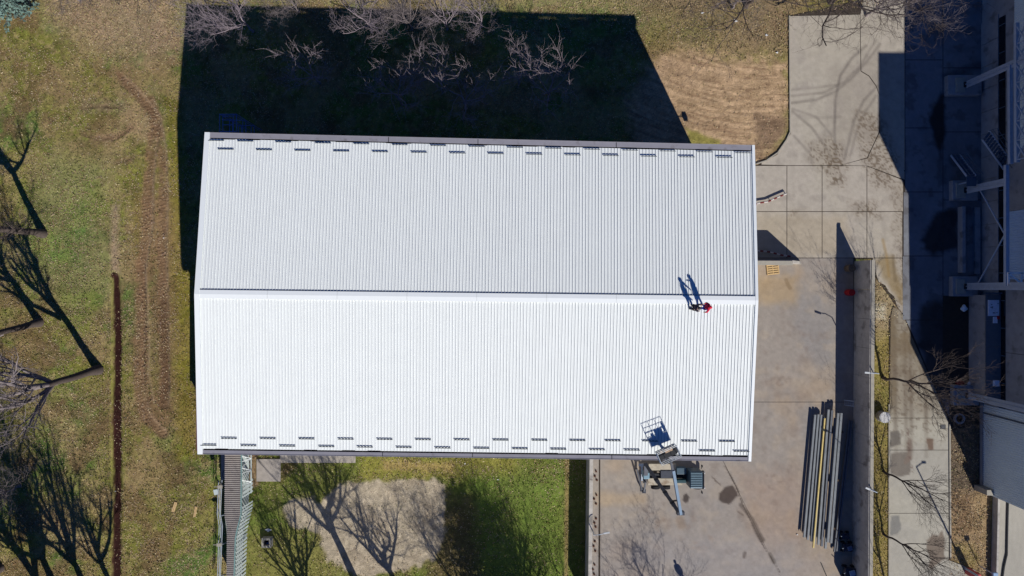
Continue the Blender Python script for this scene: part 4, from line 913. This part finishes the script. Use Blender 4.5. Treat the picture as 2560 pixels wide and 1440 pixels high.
for i, (u, v, s, m) in enumerate(((2398,958,.75,M_red),(2424,960,.5,M_white2),(2440,976,.6,M_red),(2408,770,.6,M_white2))):
    root = thing('refuse_sack', G(u,v), ['large red sack beside the last footing in the shade','small white sack between the two red ones in the shade','smaller red sack near the shed corner','pale crumpled sack on the dark ground by the shed'][i], 'sack', 'sacks lying before the factory')
    bm = bmesh.new(); bmesh.ops.create_icosphere(bm, subdivisions=3, radius=s/2)
    for v_ in bm.verts: v_.co = Vector((v_.co.x*(1+.3*math.sin(v_.co.y*9+i)), v_.co.y*(1+.2*math.cos(v_.co.x*11)), max(0, v_.co.z*.7+s*.2)))+Vector((0,0,0))
    me = bpy.data.meshes.new('sack_body'); bm.to_mesh(me); bm.free(); me.materials.append(m); o = bpy.data.objects.new('sack_body', me); COL.objects.link(o); o.parent = root
wr_ = thing('well_ring', G(2396,1046), 'open dark round well ring in the shade below the last footing', 'well ring')
b = MB(); n = 24
for i in range(n):
    a0, a1 = 2*math.pi*i/n, 2*math.pi*(i+1)/n; c_ = G(2396,1046)
    q = [c_+Vector((r*math.cos(a), r*math.sin(a), 0)) for a in (a0,a1) for r in (.36,.50)]; up = Vector((0,0,.25))
    b.add([q[0]+up,q[1]+up,q[3]+up,q[2]+up,q[0],q[1],q[3],q[2]], [(0,1,2,3),(1,5,6,2),(0,3,7,4)])
b.build('rim', M_fc, wr_); b = MB(); b.tube([G(2396,1046,.01), G(2396,1046,.03)], .36, 20); b.build('hole', M_hole, wr_)
dr = thing('road_drain', G(2357,1067), 'small dark square drain grate at the road edge', 'drain'); MB().box(G(2357,1067,.03), (.5,.4,.03)).build('frame', M_dark, dr)
for i in range(5): MB().box(G(2357,1067,.05)+Vector((0,-.14+.07*i,0)), (.42,.025,.02)).build('grate_bar', M_fc, dr)
# stubs along the ledge
for i, (u, v) in enumerate(((1490,1178),(1487,1190),(1492,1200),(1491,1237),(1485,1247),(1490,1259),(1490,1296),(1486,1307),(1489,1317),(1487,1353),(1484,1365),(1488,1377),(1486,1411),(1482,1423),(1485,1435))):
    if i == 0:
        st0 = thing('rusty_stub', G(u,v), 'upper rusty stub of the first trio on the ledge, nearest the hall', 'anchor stub', 'rusty stubs in rows of three on the ledge')
        MB().box(G(u,v,.05), (.16,.18,.10), rz=.4).build('plate', M_rust, st0); MB().tube([G(u,v,.1), G(u,v,.22)], .035, 8).build('bolt', M_rust, st0)
    else:
        c_ = copy_tree(st0); c_['label'] = '%s rusty stub of the %s trio on the ledge' % (('upper','middle','lower')[i % 3], ('first','second','third','fourth','fifth')[i//3])
        c_.location = G(u,v); c_.rotation_euler.z = rng.random()*2

# ------------------------------------------------------------------ trees
M_bark = mat('pale_bark', lin((128,118,116)), .9, var=.25, scale=6); M_twig = mat('grey_twigs', lin((144,132,136)), .9, var=.2, scale=1.5); M_bark2 = mat('dark_bark', lin((84,74,68)), .95, var=.3, scale=6)
class Tub:
    def __init__(s): s.v = []; s.f = []
    def seg(s, pts, rs, n):
        k0 = len(s.v); m = len(pts)
        for i in range(m):
            a = pts[max(i-1,0)]; c_ = pts[min(i+1,m-1)]; t = (c_[0]-a[0], c_[1]-a[1], c_[2]-a[2]); L = math.sqrt(t[0]**2+t[1]**2+t[2]**2)+1e-9; t = (t[0]/L,t[1]/L,t[2]/L)
            if abs(t[2]) < .8: h = math.hypot(t[0],t[1]); x = (-t[1]/h, t[0]/h, 0)
            else: h = math.hypot(t[1],t[2]); x = (0, -t[2]/h, t[1]/h)
            y = (t[1]*x[2]-t[2]*x[1], t[2]*x[0]-t[0]*x[2], t[0]*x[1]-t[1]*x[0]); p = pts[i]; r = rs[i]
            for j in range(n):
                c0, s0 = math.cos(6.2832*j/n)*r, math.sin(6.2832*j/n)*r
                s.v.append((p[0]+x[0]*c0+y[0]*s0, p[1]+x[1]*c0+y[1]*s0, p[2]+x[2]*c0+y[2]*s0))
        for i in range(m-1):
            for j in range(n): s.f.append((k0+i*n+j, k0+i*n+(j+1)%n, k0+(i+1)*n+(j+1)%n, k0+(i+1)*n+j))
    def build(s, name, m, parent):
        me = bpy.data.meshes.new(name); me.from_pydata(s.v, [], s.f); me.materials.append(m); me.polygons.foreach_set('use_smooth', [True]*len(me.polygons))
        o = bpy.data.objects.new(name, me); COL.objects.link(o); o.parent = parent; return o
def grow(T, R, p, d, L, r, dep, maxd, up, kids, spread, gn=1.0):
    n = 5 if dep < 2 else 3; pts = [p]; rs = [r]; q = p; dd = d; wob = (.20+.06*dep)*gn
    for i in range(n):
        dd = (dd[0]+R.gauss(0,wob)*.6, dd[1]+R.gauss(0,wob)*.6, dd[2]+R.gauss(0,wob)*.45+up*.16); l = math.sqrt(dd[0]**2+dd[1]**2+dd[2]**2); dd = (dd[0]/l,dd[1]/l,dd[2]/l)
        q = (q[0]+dd[0]*L/n, q[1]+dd[1]*L/n, q[2]+dd[2]*L/n); pts.append(q); rs.append(r*(1-.55*(i+1)/n) if dep < maxd else r*(1-.8*(i+1)/n))
    T.seg(pts, rs, 6 if dep < 1 else (4 if dep < 3 else 3))
    if dep >= maxd: return
    for c_ in range(kids[dep]):
        t = .28+.72*(c_+R.random()*.8)/kids[dep]; t = min(t, .99); k = min(int(t*n), n-1); f = t*n-k
        b = tuple(pts[k][a]*(1-f)+pts[k+1][a]*f for a in range(3)); az = R.random()*6.28; s = spread*(.6+.7*R.random())
        e = (dd[0]+math.cos(az)*s, dd[1]+math.sin(az)*s, dd[2]+(R.random()-.45)*s); l = math.sqrt(e[0]**2+e[1]**2+e[2]**2); e = (e[0]/l,e[1]/l,e[2]/l)
        grow(T, R, b, e, L*(.42+.30*R.random()), max(.010, rs[k]*.60), dep+1, maxd, up, kids, spread, gn)
def proto(seed, H, ht, nl, crown, kids, mk, lean=(0,0), r0=.30, maxd=4, up=.5, spread=.85, tl=(.35,.85), gn=1.0, lf=.62, ml=None, zt=1.0):
    R = random.Random(seed); root = bpy.data.objects.new('bare_tree', None); COL.objects.link(root); T = Tub()
    pts = []; rs = []
    for i in range(6):
        t = i/5; pts.append((lean[0]*t*ht+R.gauss(0,.06)*(i > 0), lean[1]*t*ht+R.gauss(0,.06)*(i > 0), ht*t)); rs.append(r0*(1.35 if i == 0 else 1-.35*t))
    T.seg(pts, rs, 10); T.build('trunk', mk, root)
    for k in range(nl):
        az = 6.283*k/nl+R.random()*.8; tilt = tl[0]+(tl[1]-tl[0])*R.random() if k else .05; Lm = (H-ht)*(lf+.25*R.random())*(1.1 if tilt < .3 else 1)
        T = Tub(); d = (math.sin(tilt)*math.cos(az)*crown+lean[0], math.sin(tilt)*math.sin(az)*crown+lean[1], math.cos(tilt)*zt); l = math.sqrt(sum(a*a for a in d)); d = tuple(a/l for a in d)
        grow(T, R, (pts[-1][0], pts[-1][1], pts[-1][2]-.25*R.random()*ht*(k > 0)), d, Lm, r0*(.50 if k else .60), 0, maxd, up, kids, spread, gn)
        T.build('limb', ml or mk, root)
    return root
PR = {'big': proto(3, 17, 9.0, 6, 1.3, (5,4,4,3), M_bark2, lean=(-.17,-.11), r0=.60, ml=M_bark, lf=.85, gn=1.1, tl=(.45,1.0)),
      'pale': proto(5, 10, 3.0, 5, 1.15, (5,4,4,2), M_twig, r0=.17, gn=1.3), 'pale2': proto(9, 10, 2.4, 5, 1.3, (5,4,3,3), M_twig, r0=.14, gn=1.3), 'pale3': proto(41, 10, 2.6, 6, 1.2, (5,5,4,4), M_bark, r0=.15, gn=1.1),
      'spread': proto(29, 9, 2.4, 7, 1.5, (5,4,4,3), M_bark2, r0=.20, up=.12, gn=1.5, tl=(.8,1.2), lf=.8),
      'thin': proto(13, 9, 2.8, 5, .9, (6,4,3,2), M_bark2, lean=(.30,.0), r0=.13, up=.30, spread=.55, gn=.7), 'small': proto(17, 6, 2.0, 5, 1.3, (5,4,4), M_twig, r0=.08, maxd=3),
      'big2': proto(23, 15, 3.2, 8, .62, (5,4,3,3), M_bark2, r0=.52, spread=.6, gn=.8, lf=.75), 'tall': proto(51, 15, 7.5, 6, 1.4, (5,4,4,3), M_bark2, lean=(-.03,.02), r0=.42)}
PRH = {}
for k_, r_ in PR.items():
    z_ = [v_.co.z for c_ in r_.children for v_ in c_.data.vertices]; x_ = [math.hypot(v_.co.x, v_.co.y) for c_ in r_.children for v_ in c_.data.vertices]
    PRH[k_] = max(z_); print('PROTO', k_, max(z_), max(x_), len(z_))
usedp = set()
def tree(kind, u, v, s, rz, label, cat='tree', group=None, tilt=(0,0)):
    p = PR[kind]; s = s if s < 3 else s/PRH[kind]
    if kind in usedp: o = copy_tree(p)
    else: o = p; usedp.add(kind)
    o.location = G(u, v, -.05); o.rotation_euler = (tilt[0], tilt[1], rz); o.scale = (s,)*3; tag(o, label, cat, group); return o
gN = 'bare trees along the top behind the hall'
tree('pale', 632, 78, 8.3, .3, 'pale bare tree with its crown over the top left corner of the hall shadow', group=gN)
tree('pale2', 548, 70, 7.6, 2.4, 'lower pale bare tree at the far left end of the hall shadow', group=gN)
tree('pale3', 748, 30, 6.8, 1.1, 'brownish bare tree at the top, between the leftmost crowns and the wide middle crown', group=gN)
tree('pale', 930, 80, 8.0, 2.2, 'wide pale bare tree over the middle of the hall shadow', group=gN)
tree('pale3', 1030, 74, 7.6, 4.0, 'thin twigged bare tree right of the wide middle crown', group=gN)
tree('pale2', 1118, 74, 7.9, 5.2, 'pale bare tree second from the right over the hall shadow', group=gN)
tree('pale2', 1205, 68, 7.2, .9, 'last pale bare tree toward the right end of the hall shadow', group=gN)
gS = 'small pale trees in the hall shadow'
for u, v, s, rz, lb in ((800,208,7.3,.4,'small pale tree lit at its tip, leftmost in the hall shadow'),(1088,204,6.9,1.9,'small pale spreading tree in the hall shadow, under the wide crowns'),(1006,262,8.2,3.3,'small yellowish tree barely reaching the light near the hall middle'),
                       (1298,206,6.9,4.4,'small upright pale tree right of centre in the hall shadow'),(1370,252,8.4,5.3,'small whitish tree, rightmost in the hall shadow'),(1165,272,8.5,2.7,'small dim tree deep in the hall shadow near the eave')):
    tree('small', u, v, s, rz, lb, group=gS)
gT = 'dark bare trees along the top edge'
tree('spread', 300, -25, .8, 2.6, 'dark bare tree over the pale leaf litter at the top left', group=gT); tree('pale3', 200, 0, .8, 3.9, 'pale bare tree at the top left, over the leaf litter', group=gT); tree('pale3', 400, -5, .75, 3.9, 'pale bare tree beside the left end of the hall shadow at the top', group=gT)
tree('spread', 1865, 15, 1.0, 3.0, 'dark bare tree hanging over the brown litter near the top of the pavement', group=gT); tree('pale3', 1830, 20, .7, 4.6, 'thin twigged bare tree over the brown litter at the top edge', group=gT)
tree('spread', 2075, 5, 1.05, 5.0, 'dark bare tree over the pale pavement at the top edge', group=gT)
tree('pale3', 2165, 40, .85, .2, 'pale twigged tree at the edge of the factory shade at the top', group=gT)
gL = 'big trees on the left lawn'
tree('big', 247, 924, 15.5, 0, 'big bare tree on the left lawn, the one nearest the trench', group=gL); tree('big', 99, 806, 13.5, .35, 'big bare tree on the left lawn, middle of three', group=gL)
tree('tall', 108, 584, 14.5, .9, 'big bare tree on the left lawn, uppermost of three', group=gL)

gB = 'big trees below the bottom edge'
tree('big2', 218, 1475, 18, .6, 'big many limbed tree whose shadow fans over the lower left lawn', group=gB); tree('big2', 125, 1520, 19, 2.0, 'big tree at the lower left corner shading the lawn', group=gB); tree('pale3', 50, 1215, 10, 1.4, 'pale finely twigged tree at the left edge, below the three big lawn trees', group=gL); tree('tall', -40, 1330, 14, 1.1, 'big tree beyond the left edge shading the lower lawn', group=gB); tree('pale3', 20, 1085, 9.5, 3.1, 'pale finely twigged tree at the left edge, close under the tree nearest the trench', group=gL); tree('tall', 190, 1580, 17, 4.4, 'tall tree well below the lower left corner, its shadow reaching up the lawn', group=gB); tree('tall', 330, 1570, 14, 2.9, 'tree below the bottom edge shading the lawn beside the trench', group=gB); tree('big', 0, 1420, 14, .2, 'big tree beyond the lower left corner', group=gB)
tree('tall', 915, 1500, 16, 2.4, 'big tree whose trunk shadow crosses the gravel patch', group=gB); tree('tall', 1040, 1560, 13, 1.7, 'big tree whose shadow falls on the right of the gravel patch', group=gB)
tree('big2', 790, 1540, 12.5, 3.0, 'big tree shading the lawn between gallery and gravel', group=gB); tree('pale3', 1190, 1560, 11, 3.0, 'bare tree shading the right end of the gravel patch', group=gB)
tree('pale3', 1695, 1655, 11, 1.0, 'bare tree whose soft shadow lies on the yard at the bottom edge', group=gB)
gR = 'young trees along the road strip'
tree('thin', 2207, 944, 1.08, .0, 'dark bare tree leaning over the road, topmost of the road strip', group=gR); tree('thin', 2210, 1179, .80, -.45, 'dark bare tree by the road strip, middle of three', group=gR, tilt=(0,.10)); tree('thin', 2209, 1335, .80, -.35, 'dark bare tree by the road strip, lowest of three', group=gR, tilt=(0,.10))
tree('thin', 2216, 1470, .85, .2, 'dark bare tree at the bottom edge of the road strip', group=gR)
# evergreens: whorls of drooping boughs carrying needle cards
def evergreen(u, v, H, R0, label, m, rnd, k=1.0, z0=.8, rounded=True):
    root = thing('evergreen_tree', G(u,v), label, 'tree', 'evergreen trees'); base = G(u,v)
    T = Tub(); T.seg([(0,0,0),(0,0,H*.5),(0,0,H)], [.2*H/12,.13*H/12,.02], 8); T.build('trunk', M_bark2, root)
    T = Tub(); N_ = int(2600*k); vs = []; fs = []
    nb = int(170*k)
    for i in range(nb):
        z = z0+(H-z0)*(i/nb)**.9; az = rnd.random()*6.283; zz = (z-z0)/(H-z0); rr = R0*(math.sqrt(max(0,1-(2*zz-1)**2*.98)) if rounded else (1-zz**1.4))*(.55+.6*rnd.random())*(1+.25*math.sin(az*3+z*1.3))+.15
        e = (math.cos(az)*rr, math.sin(az)*rr, z-.12*rr); T.seg([(0,0,z), (e[0]*.5,e[1]*.5,z+.05*rr), e], [.04,.025,.008], 3)
        for j in range(int(22*rr)+6):
            t = .15+.85*rnd.random(); c_ = (e[0]*t+rnd.gauss(0,.16), e[1]*t+rnd.gauss(0,.16), z-.12*rr*t+rnd.gauss(0,.08)); a = rnd.random()*6.28; q = .10+.12*rnd.random(); dz = rnd.gauss(0,.06)
            n0 = len(vs); vs += [(c_[0]+math.cos(a)*q, c_[1]+math.sin(a)*q, c_[2]+dz), (c_[0]-math.sin(a)*q*.4, c_[1]+math.cos(a)*q*.4, c_[2]+.04), (c_[0]-math.cos(a)*q, c_[1]-math.sin(a)*q, c_[2]-dz), (c_[0]+math.sin(a)*q*.4, c_[1]-math.cos(a)*q*.4, c_[2]-.04)]; fs.append((n0,n0+1,n0+2,n0+3))
    T.build('branches', M_bark2, root); me = bpy.data.meshes.new('crown'); me.from_pydata(vs, [], fs); me.materials.append(m); o = bpy.data.objects.new('crown', me); COL.objects.link(o); o.parent = root
rv = random.Random(31)
evergreen(52, 22, 9, 2.0, 'blue green spruce tree at the top left corner', mat('spruce_needles', lin((104,128,118)), .9, var=.3, scale=3), rv, 1.2, .8, False)
M_ever = mat('dark_needles', lin((58,74,46)), .9, var=.3, scale=3)
evergreen(1320, 1610, 12.0, 3.2, 'evergreen tree shading the right side of the lawn from below', M_ever, rv, .8, 2.5)
tree('big2', 1345, 1600, 15, 2.2, 'bare tree casting streaky shade on the lawn left of the low west wall', group=gB); tree('pale3', 1275, 1560, 11.5, 4.2, 'finely twigged tree shading the lawn beside the gravel patch', group=gB); tree('pale3', 1430, 1620, 11, 5.3, 'finely twigged tree shading the lawn corner at the low west wall', group=gB); tree('pale3', 1340, 1570, 12.5, .4, 'densely twigged tree shading the middle of the green lawn', group=gB)

# ------------------------------------------------------------------ leaf litter, grass tufts, debris
paved = [[(1462,1040),(2150,1040),(2150,1500),(1462,1500)], [(1973,40),(2640,-40),(2640,860),(2372,1076),(2280,840),(2240,745),(2190,690),(2180,648),(1775,648),(1775,414),(1893,412),(1944,386),(1976,335)], [(2148,640),(2176,640),(2170,1500),(2140,1500)],
         [(2226,800),(2258,790),(2280,842),(2300,880),(2372,1076),(2374,1500),(2223,1500)], [(1780,640),(2150,640),(2150,1500),(1780,1500)], [(628,385),(1775,410),(1775,1065),(640,1058)], [(2455,0),(2600,0),(2600,1230),(2455,1230)], [(2480,1225),(2600,1225),(2600,1500),(2478,1500)], [(642,1147),(703,1147),(703,1203),(642,1203)], [(700,1060),(889,1060),(889,1157),(700,1157)]]
def scatter(n, seed):
    r = np.random.RandomState(seed); u = r.uniform(-60, 2620, n); v = r.uniform(-60, 1500, n); ok = np.ones(n, bool)
    for p in paved: ok &= ~inpoly(u, v, p)
    return u[ok], v[ok], r
u, v, r = scatter(500000, 3)
dn = .25+.75*sstep(fbm(u, v, 1/55, 4, 4), .42, .62); dn = np.maximum(dn, pmask(u, v, [(90,-60),(470,-60),(455,130),(240,160),(120,60)], 40)*.9); dn = dn*(1-.85*pmask(u, v, GRAV, 4))*(1-.85*pmask(u, v, NEDIRT, 20)); dn = dn*(1-.6*pmask(u, v, [(600,1190),(1465,1190),(1465,1500),(600,1500)], 20))
dn = dn*(1-.85*((np.abs(u-290) < 12) & (v > 690))); ok = r.rand(len(u)) < dn; u = u[ok]; v = v[ok]; n = len(u); x = (u-1280)/S; y = (720-v)/S; a = r.rand(n)*6.283; s = .026+.045*r.rand(n)**2; z = .02+.03*r.rand(n)
ca, sa = np.cos(a)*s, np.sin(a)*s; tl = r.randn(n)*.02
vv_ = np.stack([np.stack([x+ca,y+sa,z+tl],1), np.stack([x-sa*.6,y+ca*.6,z+.01],1), np.stack([x-ca,y-sa,z-tl],1), np.stack([x+sa*.6,y-ca*.6,z],1)], 1).reshape(-1,3)
pal = np.array([lin((168,146,108)), lin((140,114,80)), lin((188,172,136)), lin((120,92,64)), lin((150,128,112))]); cl = pal[r.randint(0,5,n)]*(.8+.6*r.rand(n))[:,None]
mm = mat('dry_leaves', (0,0,0), .9, attr='tint', var=.05)
tag(mesh_np('leaf_litter', vv_, np.arange(4*n).reshape(-1,4), mm, np.repeat(cl,4,axis=0)), kind='stuff')
u, v, r = scatter(210000, 5)
dn = (1-.9*pmask(u, v, GRAV, 4))*(1-.9*pmask(u, v, NEDIRT, 20)); tdist = np.minimum(segd(u, v, TR1), segd(u, v, TR2)); dn = dn*sstep(tdist, 6, 16)*sstep(np.abs(u-290)+(v < 690)*50, 10, 14)*(.3+.7*sstep(fbm(u,v,1/40,3,1),.35,.55))
ok = r.rand(len(u)) < dn; u = u[ok]; v = v[ok]; n = len(u); x = (u-1280)/S; y = (720-v)/S; cb = paint_ground(u, v); lum = cb.mean(1)
a = r.rand(n)*6.283; hgt = .05+.09*r.rand(n); w = .035+.035*r.rand(n); dx, dy = r.randn(n)*.05, r.randn(n)*.05
vv_ = np.stack([np.stack([x-np.cos(a)*w,y-np.sin(a)*w,0*x-.01],1), np.stack([x+np.cos(a)*w,y+np.sin(a)*w,0*x-.01],1), np.stack([x+dx,y+dy,hgt],1)], 1).reshape(-1,3)
gc = np.array(lin((92,104,44)))*.6 + cb*.55; gc = gc*(.7+.8*r.rand(n))[:,None]
tag(mesh_np('grass_tufts', vv_, np.arange(3*n).reshape(-1,3), mat('grass_blades', (0,0,0), .9, attr='tint', var=.1), np.repeat(gc,3,axis=0)), kind='stuff')
M_deb = mat('white_litter', (.7,.7,.68), .7)
deb = [(410,595,.10,'white scrap of litter in the grass by the hall shadow'),(1756,33,.18,'white strip of litter near the top, right of the hall shadow'),(1838,52,.30,'longer white strip of litter on the brown ground at the top'),(1916,88,.20,'pale stick on the brown litter near the pavement'),(1943,132,.18,'white scrap near the pavement edge'),(671,1325,.35,'crumpled white rag beside the inspection chamber'),(290,1228,.10,'white scrap lying in the trench'),(1246,1199,.14,'white scrap on the green southern lawn'),(1163,1159,.12,'white scrap just below the south eave'),(1993,1336,.12,'white scrap on the yard left of the channel stack')]
for u, v, s, lb in deb:
    b = MB(); q = rng.random()*3
    P_ = [G(u,v,.06)+Vector((math.cos(q+t)*s*(1 if k % 2 else .35), math.sin(q+t)*s*.45, .03*(k % 2))) for k, t in enumerate(np.linspace(0,5.5,7))]
    b.add(P_+[p-Vector((0,0,.03)) for p in P_], [tuple(range(7)), tuple(range(13,6,-1))]+[(i,(i+1)%7,7+(i+1)%7,7+i) for i in range(7)]); tag(b.build('litter_scrap', M_deb), lb, 'litter', 'white scraps of litter')
# remaining top-level objects of the surface kind
